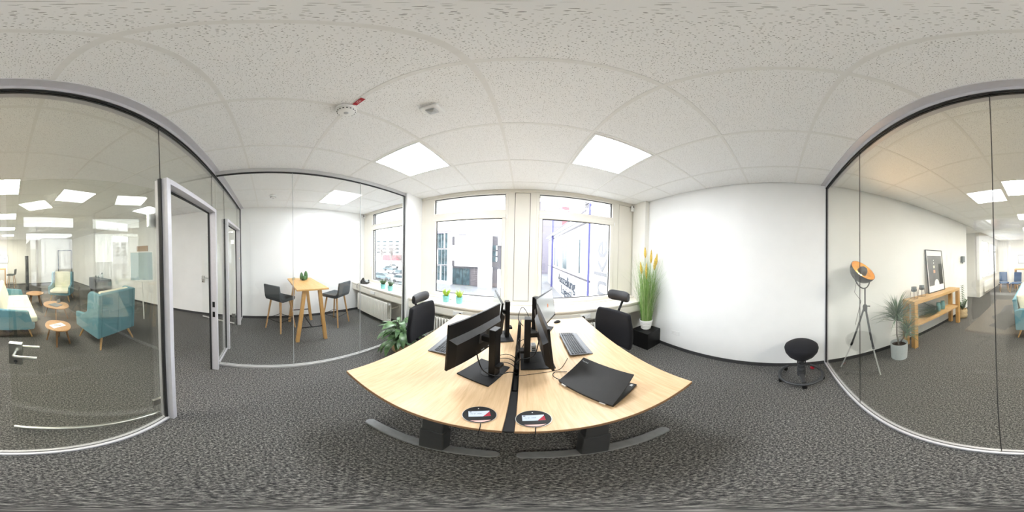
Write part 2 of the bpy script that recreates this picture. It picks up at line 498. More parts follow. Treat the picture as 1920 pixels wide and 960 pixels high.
for ij in LIGHTS:
    ceiling_light(*ij, LL[ij])

# plain walls
sbox('wall_right', 'wall', XR, XR + 0.15, -4.8, 2.9, 0, CZ + 0.06)
sbox('wall_meeting_room', 'wall', XL - 0.15, XL, -9.9, 2.9, 0, CZ + 0.06)
sbox('wall_lounge_far', 'cream', XL, 3.2, YE - 0.15, YE, 0, CZ + 0.06)
sbox('wall_lounge_niche', 'cream', 3.0, 3.15, -6.4, -4.65, 0, CZ + 0.06)
sbox('wall_lounge_return', 'cream', XR + 0.15, 3.0, -4.8, -4.65, 0, CZ + 0.06)
sbox('wall_stub', 'wall', -2.0, -1.885, 2.17, 2.62, 0, CZ + 0.02)
sbox('trim_1', 'cream', 2.055, XR, 2.24, 2.6, 0, CZ + 0.02)
# baseboards
sbox('baseboard_right', 'base', XR - 0.012, XR, YB + 0.03, 2.24, 0, 0.06)
sbox('baseboard_lounge_right', 'base', XR - 0.012, XR, -4.8, YB - 0.03, 0, 0.06)
sbox('baseboard_meeting_room', 'base', XL, XL + 0.012, YB + 0.03, 2.45, 0, 0.06)
sbox('baseboard_lounge_left', 'base', XL, XL + 0.012, YE, YB - 0.03, 0, 0.06)
sbox('baseboard_lounge_far', 'base', XL + 0.98, 2.3, YE, YE + 0.012, 0, 0.06)
sbox('baseboard_stub', 'base', -1.885, -1.873, 2.17, 2.45, 0, 0.06)

# lounge window wall
lw = struct('wall_lounge_right')
BX(2.3, 2.45, YE, -6.4, 0, 0.85).build('parapet', 'cream', lw)
BX(2.3, 2.45, YE, -6.4, 2.45, CZ + 0.05).build('lintel', 'cream', lw)
for (a, b) in ((-6.75, -6.4), (-8.15, -7.85), (-9.85, -9.35)):
    BX(2.3, 2.45, a, b, 0.85, 2.45).build('pier', 'cream', lw)
BX(2.45, 3.0, -6.55, -6.4, 0, CZ + 0.05).build('return', 'wall', lw)
def lounge_window(n, y0, y1):
    w = struct('window_%d' % n)
    mb = MB()
    f = 0.06
    mb.box(2.33, 2.39, y0, y1, 0.85, 0.85 + f).box(2.33, 2.39, y0, y1, 2.45 - f, 2.45).box(2.33, 2.39, y0, y0 + f, 0.85, 2.45).box(2.33, 2.39, y1 - f, y1, 0.85, 2.45)
    mb.box(2.33, 2.39, y0, y1, 2.0, 2.06)
    mb.build('window_frame', 'white', w)
    BX(2.36, 2.366, y0 + f, y1 - f, 0.85 + f, 2.0).build('pane', 'glass_win', w)
    BX(2.36, 2.366, y0 + f, y1 - f, 2.06, 2.45 - f).build('pane', 'glass_win', w)
    BX(2.25, 2.34, y0, y1, 0.82, 0.85).build('window_sill', 'white', w)
lounge_window(4, -7.85, -6.75)
lounge_window(5, -9.35, -8.15)

# ------------------------------------------------------------------ window wall
wf = struct('wall_front')
Y0 = YF
def frame_box(x0, x1, z0, z1, f, y0, y1, name, m, parent, bevel=0.004):
    mb = MB()
    mb.box(x0, x1, y0, y1, z0, z0 + f[0]).box(x0, x1, y0, y1, z1 - f[1], z1)
    mb.box(x0, x0 + f[2], y0, y1, z0 + f[0], z1 - f[1]).box(x1 - f[3], x1, y0, y1, z0 + f[0], z1 - f[1])
    return mb.build(name, m, parent, bevel=bevel)
BX(-4.0, 2.3, 2.66, 2.9, 0, 0.83).build('parapet', 'cream', wf)
BX(-4.0, 2.3, Y0 - 0.02, 2.9, 2.705, CZ + 0.06).build('lintel', 'pvc', wf)
def infill(x0, x1, inset=None):
    BX(x0, x1, Y0 + 0.012, 2.8, 0.83, 2.705).build('infill', 'joint', wf)
    if inset:
        a, b = inset
        z0, z1 = 0.875, 2.688
        BX(a + 0.008, b - 0.008, Y0 - 0.002, Y0 + 0.02, z0 + 0.008, z1 - 0.008).build('infill_panel', 'pvc', wf)
        mb = MB()
        mb.box(x0, a, Y0 - 0.003, Y0 + 0.02, 0.83, 2.705).box(b, x1, Y0 - 0.003, Y0 + 0.02, 0.83, 2.705)
        mb.box(a, b, Y0 - 0.003, Y0 + 0.02, 0.83, z0).box(a, b, Y0 - 0.003, Y0 + 0.02, z1, 2.705)
        mb.build('infill_surround', 'pvc', wf)
    else:
        BX(x0, x1, Y0 - 0.003, Y0 + 0.02, 0.83, 2.705).build('infill_surround', 'pvc', wf)
infill(-0.255, 0.195, (-0.155, 0.097))
infill(1.62, 2.2, (1.715, 2.045))
infill(-1.9, -1.655)
infill(-2.15, -1.99)
infill(-4.0, -3.555)

def window(n, x0, x1, handle=True):
    """transom light over a big sash; x0..x1 outer frame"""
    w = struct('window_%d' % n)
    frame_box(x0, x1, 0.83, 2.705, (0.04, 0.03, 0.05, 0.05), Y0 - 0.008, Y0 + 0.07, 'window_frame', 'pvc', w)
    BX(x0 + 0.05, x1 - 0.05, Y0 - 0.008, Y0 + 0.07, 2.30, 2.385).build('transom_bar', 'pvc', w, bevel=0.004)
    a, b = x0 + 0.05, x1 - 0.05
    # upper light
    frame_box(a, b, 2.385, 2.675, (0.009, 0.009, 0.009, 0.009), Y0 + 0.026, Y0 + 0.046, 'glazing_seal', 'joint', w, 0)
    BX(a + 0.003, b - 0.003, Y0 + 0.037, Y0 + 0.043, 2.388, 2.672).build('pane', 'glass_win', w)
    # sash
    s = frame_box(a - 0.012, b + 0.012, 0.845, 2.31, (0.075, 0.07, 0.06, 0.06), Y0 - 0.028, Y0 + 0.05, 'sash', 'pvc', w, 0.006)
    frame_box(a + 0.048, b - 0.048, 0.92, 2.24, (0.010, 0.010, 0.010, 0.010), Y0 + 0.006, Y0 + 0.030, 'glazing_seal', 'joint', s, 0)
    BX(a + 0.05, b - 0.05, Y0 + 0.02, Y0 + 0.026, 0.923, 2.237).build('pane', 'glass_win', s)
    if handle:
        hx = x0 + 0.065
        mb = MB(); mb.box(hx - 0.012, hx + 0.012, Y0 - 0.036, Y0 - 0.028, 1.30, 1.37)
        mb.tube([(hx, Y0 - 0.034, 1.34), (hx, Y0 - 0.06, 1.34), (hx, Y0 - 0.062, 1.26)], 0.008, 8)
        mb.build('window_handle', 'white', s, smooth=40)
    for zz in (0.90, 2.26):
        MB().tube([(x1 - 0.022, Y0 - 0.033, zz - 0.03), (x1 - 0.022, Y0 - 0.033, zz + 0.03)], 0.006, 8).build('hinge', 'white', s, smooth=40)
window(1, -1.655, -0.255)
window(2, 0.195, 1.62)
window(3, -3.555, -2.15)

# sills and cable ducts
def sill(name, x0, x1):
    s = struct(name)
    BX(x0, x1, 2.52, Y0 + 0.03, 0.83, 0.85).build('upper_sill', 'sill', s, bevel=0.006)
    BX(x0, x1, 2.215, 2.66, 0.795, 0.83).build('sill_board', 'sill', s, bevel=0.008)
    BX(x0, x1, 2.235, 2.43, 0.635, 0.793).build('cable_duct', 'sill', s, bevel=0.005)
    BX(x0, x1, 2.228, 2.236, 0.655, 0.762).build('duct_cover', 'pvc', s, bevel=0.002)
sill('trim_2', -1.885, 2.055)
sill('trim_3', XL, -2.0)

def socket(name, label, loc, rz, n=2, col='white'):
    t = thing(name, label, 'socket', loc, rz)
    w = 0.08 * n / 2
    BX(-w, w, -0.008, 0, -0.04, 0.04).build('cover_plate', col, t, bevel=0.004)
    for k in range(n):
        cx = -w + 0.04 + 0.08 * k
        X = Matrix.Translation((cx, -0.0085, 0)) @ Matrix.Rotation(R(90), 4, 'X')
        mb = MB().lathe([(0.022, -0.004), (0.022, 0.0015), (0.0185, 0.0015), (0.0185, -0.003), (0.0004, -0.003)], 20, X)
        o = mb.build('socket_well', col, t, smooth=40)
        mb = MB()
        for dx in (-0.009, 0.009):
            mb.lathe([(0.0028, 0), (0.0028, 0.0015)], 8, Matrix.Translation((cx + dx, -0.0062, 0)) @ Matrix.Rotation(R(90), 4, 'X'))
        mb.build('pin_holes', 'black', o)
    return t
s1 = socket('duct_socket', 'double socket with black plug in the duct under the two lime succulents', (-0.93, 2.227, 0.71), 0)
MB().lathe([(0.02, 0), (0.02, 0.035), (0.008, 0.05), (0.008, 0.06)], 14, Matrix.Translation((0.04, -0.008, 0)) @ Matrix.Rotation(R(90), 4, 'X')).build('plug', 'black', s1, smooth=40)
s2 = socket('duct_socket', 'double socket with a black plug in the cable duct near the tall grass plant', (0.915, 2.227, 0.71), 0)
MB().lathe([(0.02, 0), (0.02, 0.035), (0.008, 0.05), (0.008, 0.06)], 14, Matrix.Translation((-0.04, -0.008, 0)) @ Matrix.Rotation(R(90), 4, 'X')).build('plug', 'black', s2, smooth=40)
socket('duct_socket', 'double socket in the cable duct above the ribbed radiator by the bar table', (-2.95, 2.227, 0.71), 0)
socket('wall_socket', 'white double wall socket low on the plain white wall', (XR, 1.567, 0.332), R(-90))
socket('wall_socket', 'white double wall socket low on the wall behind the tripod lamp', (XR, -1.0, 0.36), R(-90))

# radiators
rad_sec = None
def radiator(label, x0, n, y=2.30):
    global rad_sec
    pitch = 0.05
    t = thing('radiator', label, 'radiator', (x0, y, 0.12), 0, 'ribbed radiators under the windows')
    if rad_sec is None:
        mb = MB()
        for yy in (-0.055, 0.055):
            mb.tube([(0, yy, 0.0), (0, yy, 0.02), (0, yy, 0.43), (0, yy, 0.45)], [0.010, 0.0165, 0.0165, 0.010], 8)
        mb.box(-0.0205, 0.0205, -0.062, 0.062, 0.41, 0.452)
        mb.box(-0.0205, 0.0205, -0.062, 0.062, -0.002, 0.04)
        rad_sec = mb.mesh('section', 40)
    for k in range(n):
        link('section', rad_sec, 'radiator', t, loc=(pitch * (k + 0.5), 0, 0), bevel=0.006)
    L = pitch * n
    mb = MB().tube([(L, 0, 0.425), (L + 0.05, 0, 0.425)], 0.012, 8)
    mb.tube([(L + 0.05, 0, 0.44), (L + 0.05, 0, -0.12)], 0.009, 8)
    mb.build('supply_pipe', 'radiator', t, smooth=40)
    MB().lathe([(0.014, 0), (0.02, 0.005), (0.02, 0.05), (0.014, 0.055)], 14, Matrix.Translation((L + 0.05, -0.0, 0.425)) @ Matrix.Rotation(R(90), 4, 'X')).build('thermostat_valve', 'white', t, smooth=40)
    for xx in (0.08, L - 0.08):
        BX(xx - 0.015, xx + 0.015, 0.06, 0.36, 0.25, 0.28).build('wall_bracket', 'radiator', t)
radiator('ivory ribbed radiator under the window beside the bar table', -3.62, 23)
radiator('ivory ribbed radiator behind the desk, beneath the window with the two turquoise pots', -1.62, 24)
radiator('ivory ribbed radiator behind the desk, beneath the window facing the lettered building', 0.3, 24)

# ------------------------------------------------------------------ glass partitions
def pane_x(parent, x0, x1, z0, z1, y=YB, m='glass'):
    BX(x0 + 0.0015, x1 - 0.0015, y - 0.005, y + 0.005, z0, z1).build('pane', m, parent)
def joint_x(parent, x, z0, z1, y=YB):
    BX(x - 0.0015, x + 0.0015, y - 0.003, y + 0.003, z0, z1).build('pane_joint', 'joint', parent)
wb = struct('wall_back')
D1A, D1B = -0.845, -1.84       # door 1 outer frame
D2A, D2B = -2.39, -3.47        # door 2 outer frame
ZT, ZB = 2.70, 0.028
DZ = 2.175
for a, b in ((1.19, XR), (0.166, 1.19), (D1A, 0.166)):
    pane_x(wb, a, b, ZB, ZT)
for x in (1.19, 0.166):
    joint_x(wb, x, ZB, ZT)
pane_x(wb, D1B, D1A, DZ, ZT); joint_x(wb, D1A, DZ, ZT)
pane_x(wb, XP - 0.03, D1B, DZ, ZT); joint_x(wb, D1B, DZ, ZT)
pane_x(wb, D2A, XP - 0.03, ZB, ZT)
pane_x(wb, D2B, D2A, DZ, ZT); joint_x(wb, D2A, DZ, ZT); joint_x(wb, D2B, DZ, ZT)
pane_x(wb, XL, D2B, ZB, ZT)
# header: flange, rail, gasket
for a, b in ((XP + 0.02, XR), (XL, XP - 0.06)):
    BX(a, b, YB + 0.022, YB + 0.085, CZ - 0.006, CZ + 0.004).build('ceiling_flange', 'alu', wb, bevel=0.002)
BX(XL, XR, YB - 0.025, YB + 0.025, 2.70, CZ + 0.004).build('header_rail', 'alu', wb, bevel=0.003)
BX(XL, XR, YB - 0.085, YB - 0.022, CZ - 0.006, CZ + 0.004).build('ceiling_flange', 'alu', wb, bevel=0.002)
for s in (-1, 1):
    BX(XL, XR, YB + s * 0.012 - 0.006, YB + s * 0.012 + 0.006, 2.688, 2.70).build('gasket', 'gasket', wb)
for a, b in ((D1A, XR), (D2A, XP - 0.03), (XL, D2B)):
    for s in (-1, 1):
        BX(a, b, YB + s * 0.0145 - 0.0095, YB + s * 0.0145 + 0.0095, 0, 0.03).build('floor_rail', 'alu', wb, bevel=0.002)
    BX(a, b, YB - 0.005, YB + 0.005, 0, 0.026).build('gasket', 'gasket', wb)
# end profiles at the walls
BX(XR - 0.012, XR, YB - 0.02, YB + 0.02, 0, 2.70).build('wall_profile', 'alu', wb)
BX(XR - 0.022, XR - 0.012, YB - 0.012, YB + 0.012, 0.03, 2.69).build('gasket', 'gasket', wb)
BX(XL, XL + 0.012, YB - 0.02, YB + 0.02, 0, 2.70).build('wall_profile', 'alu', wb)
BX(XL + 0.012, XL + 0.022, YB - 0.012, YB + 0.012, 0.03, 2.69).build('gasket', 'gasket', wb)

wl = struct('wall_left')
for a, b in ((YB + 0.03, 0.308), (0.308, 1.243), (1.243, 2.165)):
    BX(XP - 0.005, XP + 0.005, a + 0.0015, b - 0.0015, ZB, ZT).build('pane', 'glass_clear', wl)
for y in (0.308, 1.243):
    BX(XP - 0.0055, XP + 0.0055, y - 0.0022, y + 0.0022, ZB, ZT).build('pane_joint', 'greyplastic', wl)
BX(XP - 0.025, XP + 0.025, YB + 0.03, 2.17, 2.692, CZ + 0.004).build('header_rail', 'rail', wl, bevel=0.003)
for s in (-1, 1):
    BX(XP + s * 0.012 - 0.006, XP + s * 0.012 + 0.006, YB + 0.03, 2.15, 2.684, 2.692).build('gasket', 'gasket', wl)
    BX(XP + s * 0.0145 - 0.0095, XP + s * 0.0145 + 0.0095, YB + 0.03, 2.17, 0, 0.03).build('floor_rail', 'rail', wl, bevel=0.002)
    BX(XP + s * 0.012 - 0.006, XP + s * 0.012 + 0.006, 2.149, 2.155, 0.03, 2.69).build('gasket', 'gasket', wl)
BX(XP - 0.025, XP + 0.025, 2.155, 2.17, 0.0, 2.70).build('end_profile', 'rail', wl)

# doors
def door(n, xa, xb, hinge_x, hinge_y, ex, ey, lever_side):
    """xa > xb frame edges; leaf hinged at (hinge_x,hinge_y) reaching to (ex,ey)"""
    d = struct('door_%d' % n)
    f = 0.042
    y0, y1 = YB - 0.045, YB + 0.055
    mb = MB()
    mb.box(xa - f, xa, y0, y1, 0, DZ); mb.box(xb, xb + f, y0, y1, 0, DZ); mb.box(xb + f, xa - f, y0, y1, DZ - f, DZ)
    fr = mb.build('door_frame', 'alu', d, bevel=0.003)
    mb = MB()
    for x in (xa + 0.0005, xb - 0.0125):
        mb.box(x, x + 0.012, YB - 0.012, YB + 0.012, 0.03, DZ)
    mb.box(xa - f - 0.010, xa - f, YB - 0.04, YB - 0.02, 0.0, DZ - f); mb.box(xb + f, xb + f + 0.010, YB - 0.04, YB - 0.02, 0.0, DZ - f)
    mb.box(xb + f, xa - f, YB - 0.04, YB - 0.02, DZ - f - 0.010, DZ - f)
    mb.build('frame_gasket', 'gasket', d)
    sx = xb + f + 0.0005 if hinge_x > (xa + xb) / 2 else xa - f - 0.0025
    for zz in (1.03, 0.90):
        BX(sx, sx + 0.002, YB + 0.0, YB + 0.03, zz - 0.035, zz + 0.035).build('strike_plate', 'black', fr)
    # leaf in its own frame: x along the leaf
    L = math.hypot(ex - hinge_x, ey - hinge_y)
    ang = math.atan2(ey - hinge_y, ex - hinge_x)
    leaf = BX(0.012, L, -0.005, 0.005, 0.012, DZ - 0.055).build('glass_leaf', 'glass' if n == 1 else 'glass_clear', d)
    leaf.location = (hinge_x, hinge_y, 0); leaf.rotation_euler = (0, 0, ang)
    for zz in (0.25, 1.88):
        mb = MB(); mb.box(0.0, 0.07, -0.012, 0.012, zz - 0.045, zz + 0.045); mb.tube([(0.0, 0, zz - 0.05), (0.0, 0, zz + 0.05)], 0.011, 10)
        mb.build('hinge', 'steel', leaf, bevel=0.002)
    mb = MB(); mb.box(L - 0.075, L + 0.003, -0.016, 0.016, 0.935, 1.105); mb.build('lock_case', 'steel', leaf, bevel=0.002)
    for s in (-1, 1):
        mb = MB()
        mb.tube([(L - 0.037, s * 0.016, 1.04), (L - 0.037, s * 0.062, 1.04), (L - 0.045, s * 0.068, 1.04), (L - 0.165, s * 0.068, 1.04)], 0.009, 12)
        mb.build('handle', 'steel', leaf, smooth=50)
        X = Matrix.Translation((L - 0.037, s * 0.0165, 0.965)) @ Matrix.Rotation(R(90), 4, 'X')
        MB().lathe([(0.011, -0.003), (0.011, 0.003)], 14, X).box(L - 0.040, L - 0.034, s * 0.0165 - 0.004, s * 0.0165 + 0.004, 0.942, 0.958).build('key_cylinder', 'black', leaf, smooth=40)
    mb = MB().tube([(0.02, 0.0, 0.045), (L - 0.005, 0.0, 0.045)], 0.017, 12)
    mb.build('floor_seal', 'steel', leaf, smooth=50)
    return d
door(1, D1A, D1B, D1A - 0.03, YB - 0.065, 0.022, -0.955, 1)
door(2, D2A, D2B, D2B + 0.07, YB - 0.065, -3.66, -1.56, 1)
# far lounge door
d3 = struct('door_3')
frame_box(-3.82, -2.88, 0, 2.05, (0.001, 0.05, 0.05, 0.05), YE - 0.01, YE + 0.03, 'door_frame', 'anth', d3, 0.003)
BX(-3.77, -2.93, YE - 0.02, YE + 0.015, 0.005, 2.0).build('door_leaf', 'cream', d3)
MB().tube([(-2.99, YE + 0.015, 1.02), (-2.99, YE + 0.06, 1.02), (-3.1, YE + 0.06, 1.02)], 0.01, 8).build('handle', 'steel', d3, smooth=40)

# ------------------------------------------------------------------ DESKS
DT = 0.76
def desk(label, x0, x1, fx0, fx1, cx):
    t = thing('desk', label, 'desk', (0, 0, 0), 0, 'pair of sit-stand desks')
    y0, y1 = 0.468, 2.10
    top = BX(x0, x1, y0, y1, DT - 0.025, DT).build('desktop', 'oak', t, bevel=0.002)
    mb = MB(); e = 0.0012
    mb.box(x0, x1, y0 - e, y0, DT - 0.0245, DT - 0.0012).box(x0, x1, y1, y1 + e, DT - 0.0245, DT - 0.0012)
    mb.box(x0 - e, x0, y0, y1, DT - 0.0245, DT - 0.0012).box(x1, x1 + e, y0, y1, DT - 0.0245, DT - 0.0012)
    mb.build('edge_band', 'oakedge', top)
    for yy in (0.575, 1.95):
        # long rounded foot
        n = 8; a = 0.036; poly = []
        for k in range(n + 1):
            th = -PI / 2 + PI * k / n
            poly.append((fx1 - a + a * math.cos(th), yy + a * math.sin(th)))
        for k in range(n + 1):
            th = PI / 2 + PI * k / n
            poly.append((fx0 + a + a * math.cos(th), yy + a * math.sin(th)))
        MB().prism(poly, 0.008, 0.032, 'z').build('foot', 'footsteel', t, bevel=0.006)
        BX(cx - 0.058, cx + 0.058, yy - 0.036, yy + 0.036, 0.032, 0.42).build('outer_column', 'anth', t, bevel=0.006)
        BX(cx - 0.05, cx + 0.05, yy - 0.029, yy + 0.029, 0.42, DT - 0.05).build('inner_column', 'anth', t, bevel=0.004)
        BX(x0 + 0.08, x1 - 0.08, yy - 0.025, yy + 0.025, DT - 0.05, DT - 0.025).build('cross_arm', 'anth', t)
    for xx in (cx - 0.12, cx + 0.12):
        BX(xx - 0.02, xx + 0.02, 0.55, 1.97, DT - 0.065, DT - 0.03).build('beam', 'anth', t)
    return t
desk('light oak sit-stand desk that carries no laptop, beside the leafy potted plant', -0.882, -0.045, -0.80, -0.05, -0.325)
desk('light oak sit-stand desk that carries the laptop', -0.006, 0.822, 0.006, 0.755, 0.30)
tray = thing('cable_tray', 'black cable tray in the gap between the two oak desks', 'cable tray', (0, 0, 0))
BX(-0.0425, -0.0085, 0.470, 0.80, 0.735, 0.752).build('gap_cover', 'blackm', tray)
BX(-0.043, -0.008, 0.78, 2.08, 0.665, 0.685).build('tray_floor', 'blackm', tray)
BX(-0.0425, -0.040, 0.78, 2.08, 0.685, 0.745).build('tray_side', 'blackm', tray)
BX(-0.011, -0.0085, 0.78, 2.08, 0.685, 0.745).build('tray_side', 'blackm', tray)
for k in range(3):
    yy = [0.9, 1.15, 1.4][k]
    BX(-0.038, -0.013, yy - 0.08, yy + 0.08, 0.70, 0.742).build('power_strip', 'black', tray, bevel=0.004)

# ------------------------------------------------------------------ MONITORS
EC = {}
def emit_cache(n, c, s):
    if n not in EC:
        m, nt, b = nodes(n)
        b.inputs['Base Color'].default_value = (c[0] * 0.2, c[1] * 0.2, c[2] * 0.2, 1)
        b.inputs['Roughness'].default_value = 0.2
        b.inputs['Emission Color'].default_value = (*c, 1)
        b.inputs['Emission Strength'].default_value = s
        EC[n] = m
    return EC[n]
def monitor(label, bx, by, rz, ztop, tilt=3.0, py=-0.02, cy=0.07, lit=False, badge=True):
    """front faces local -Y"""
    t = thing('monitor', label, 'monitor', (bx, by, DT), rz, 'office monitors on the desks')
    Wd, Ht = 0.535, 0.35
    zc = ztop - DT - Ht / 2
    BX(-0.13, 0.13, -0.115, 0.115, 0.0, 0.012).build('base_plate', 'blackm', t, bevel=0.004)
    MB().lathe([(0.05, 0.0118), (0.05, 0.0135), (0.048, 0.0135), (0.048, 0.0122)], 28, Matrix.Translation((0, cy - 0.035, 0))).build('swivel_ring', 'black', t, smooth=40)
    BX(-0.034, 0.034, cy - 0.022, cy + 0.022, 0.012, 0.41).build('column', 'black', t, bevel=0.004)
    BX(-0.033, 0.033, cy - 0.021, cy + 0.021, 0.41, 0.4135).build('column_cap', 'chamfer', t, bevel=0.001)
    BX(-0.02, 0.02, py + 0.04, cy - 0.02, zc - 0.02, zc + 0.02).build('arm', 'black', t, bevel=0.003)
    BX(-0.03, 0.03, cy + 0.02, cy + 0.05, 0.10, 0.125).build('cable_clip', 'black', t, bevel=0.003)
    X = Matrix.Translation((0, py, zc)) @ Matrix.Rotation(R(-tilt), 4, 'X')
    # housing: front slab plus a stepped back
    mb = MB()
    mb.box(-Wd / 2, Wd / 2, 0.0, 0.016, -Ht / 2, Ht / 2, X)
    pn = mb.build('housing', 'black', t, bevel=0.003)
    w1, w2 = Wd / 2 - 0.004, Wd / 2 - 0.035
    zt, zm, zb = Ht * 0.22, Ht * 0.12, -Ht / 2 + 0.012
    vs = [(-w1, 0.016, zt), (w1, 0.016, zt), (w1, 0.016, zb), (-w1, 0.016, zb),
          (-w2, 0.045, zm), (w2, 0.045, zm), (w2, 0.045, zb + 0.03), (-w2, 0.045, zb + 0.03)]
    fs = [(0, 1, 5, 4), (1, 2, 6, 5), (2, 3, 7, 6), (3, 0, 4, 7), (4, 5, 6, 7)]
    MB().add(vs, fs, X).build('back_cover', 'black', pn, fix=True)
    # glossy chamfer strip along the step
    vs = [(-w1, 0.0165, zt + 0.001), (w1, 0.0165, zt + 0.001), (w2, 0.0458, zm + 0.001), (-w2, 0.0458, zm + 0.001)]
    MB().add(vs + [(a, b - 0.001, c - 0.002) for a, b, c in vs], [(0, 1, 2, 3), (7, 6, 5, 4), (0, 4, 5, 1), (1, 5, 6, 2), (2, 6, 7, 3), (3, 7, 4, 0)], X).build('chamfer_strip', 'chamfer', pn, fix=True)
    BX2 = MB().box(-0.25, 0.25, -0.0012, 0.0, -Ht / 2 + 0.022, Ht / 2 - 0.012, X)
    sc_ = BX2.build('screen', emit_cache('pale_screen', (0.62, 0.66, 0.66), 0.22) if lit else 'screen', pn)
    if lit:
        MB().lathe([(0.022, -0.0004), (0.022, 0.0004)], 20, X @ Matrix.Translation((0.03, -0.0016, 0.02)) @ Matrix.Rotation(R(90), 4, 'X')).build('screen_logo', emit_cache('orange_logo', (0.85, 0.32, 0.16), 0.22), sc_)
    if badge:
        for (a, b) in ((-0.10, -0.075), (-0.03, 0.0)):
            MB().box(a, b, 0.045, 0.0462, zb + 0.045, zb + 0.053, X).build('badge', 'greyplastic', pn)
    BX(-0.035, 0.035, py + 0.042, py + 0.052, zc - 0.04, zc + 0.04).build('mount_plate', 'chamfer', t, bevel=0.002)
    return t
monitor('black monitor nearest the round disc on the desk without laptop', -0.222, 0.978, R(249.3), 1.257, py=-0.066)
monitor('black monitor close behind the open laptop', 0.112, 1.165, R(92), 1.205, 6, py=-0.055)
monitor('black monitor on the laptop desk, at the window end', 0.205, 1.775, R(63), 1.23, 8, py=-0.07, lit=True)
monitor('black monitor at the window end of the desk without laptop', -0.215, 1.585, R(-73.7), 1.235, 6, py=-0.045, lit=True)

# ------------------------------------------------------------------ KEYBOARDS
def keyboard(label, x, y, rz):
    t = thing('keyboard', label, 'keyboard', (x, y, DT + 0.006), rz, 'desk keyboards')
    X = Matrix.Rotation(R(4), 4, 'X')
    MB().box(-0.225, 0.225, -0.085, 0.075, 0.006, 0.018, X).build('case', 'keybody', t, bevel=0.005)
    mb = MB()
    for r in range(6):
        yy = 0.058 - r * 0.0195 - (0.005 if r > 0 else 0)
        x0 = -0.213
        while x0 < 0.21:
            w = 0.0165
            if r == 5 and -0.15 < x0 < -0.03: w = 0.105
            if 0.072 < x0 < 0.081 or 0.140 < x0 < 0.149:
                x0 += 0.008
            if x0 + w > 0.217: break
            mb.box(x0, x0 + w, yy - 0.0155, yy, 0.018, 0.0235, X)
            x0 += w + 0.0025
    k = mb.build('keys', 'key', t, bevel=0); k['kind'] = 'stuff'
    MB().box(-0.225, 0.225, -0.115, -0.085, 0.004, 0.012, X).build('palm_edge', 'keybody', t, bevel=0.004)
    return t
keyboard('slate keyboard behind the open laptop', 0.45, 1.40, R(88.5))
keyboard('slate keyboard half hidden by a monitor on the desk without laptop', -0.60, 1.31, R(-88))

def mouse(label, x, y, rz):
    t = thing('mouse', label, 'computer mouse', (x, y, DT), rz)
    mb = MB().sphere((0, 0, 0.0), 0.03, 16, 10, (1.0, 1.75, 1.05))
    mb.v = [(a, b, max(c, 0.001)) for a, b, c in mb.v]
    mb.build('shell', 'black', t, smooth=80)
    MB().lathe([(0.006, -0.004), (0.008, 0), (0.006, 0.004)], 12, Matrix.Translation((0, -0.03, 0.026)) @ Matrix.Rotation(R(90), 4, 'Y')).build('wheel', 'greyplastic', t, smooth=40)
mouse('small black mouse on the laptop desk near the window', 0.44, 1.99, R(-60))
mouse('small black mouse on the desk without laptop near the window', -0.42, 1.86, R(70))

# ------------------------------------------------------------------ LAPTOP
lp = thing('laptop', 'black laptop standing half open with its lid towards the glass wall', 'laptop', (0.291, 0.715, DT), math.atan2(-0.313, 0.154) + PI)
# local: hinge along x, base extends to -Y ... lid rises over the base
Lw, Ld = 0.349, 0.238
bs = BX(-Lw / 2, Lw / 2, -Ld, 0.0, 0.003, 0.018).build('base', 'laptop', lp, bevel=0.003)
mb = MB()
for r in range(6):
    for c in range(15):
        x0 = -0.145 + c * 0.0194
        mb.box(x0, x0 + 0.0165, -0.035 - r * 0.018 - 0.0155, -0.035 - r * 0.018, 0.018, 0.0195)
k = mb.build('keys', 'blackm', bs); k['kind'] = 'stuff'
BX(-0.05, 0.05, -0.225, -0.16, 0.0181, 0.0188).build('touchpad', 'chamfer', bs, bevel=0.0003)
BX(0.115, 0.140, -0.225, -0.205, 0.0181, 0.0186).build('sticker', 'paper', bs)
BX(-0.16, -0.145, -0.225, -0.205, 0.0181, 0.0186).build('sticker', 'greyplastic', bs)
LT = math.atan2(0.125, 0.205)
XL4 = Matrix.Translation((0, 0.004, 0.02)) @ Matrix.Rotation(-LT, 4, 'X')
lid = MB().box(-Lw / 2, Lw / 2, -Ld, 0.0, 0.0, 0.007, XL4).build('lid', 'laptop', lp, bevel=0.003)
MB().box(-Lw / 2 + 0.012, Lw / 2 - 0.012, -Ld + 0.012, -0.02, -0.0012, 0.0, XL4).build('screen', 'screen', lid)
text('lid_lettering', 'ThinkPad', 0.013, 'greyplastic', lid, XL4 @ Matrix.Translation((0.138, -Ld + 0.028, 0.0072)) @ Matrix.Rotation(R(180), 4, 'Z'), 0.0002)
for sx in (-1, 1):
    MB().box(sx * 0.125 - 0.018, sx * 0.125 + 0.018, -0.004, 0.012, 0.008, 0.022).build('hinge', 'steel', lp, bevel=0.004)

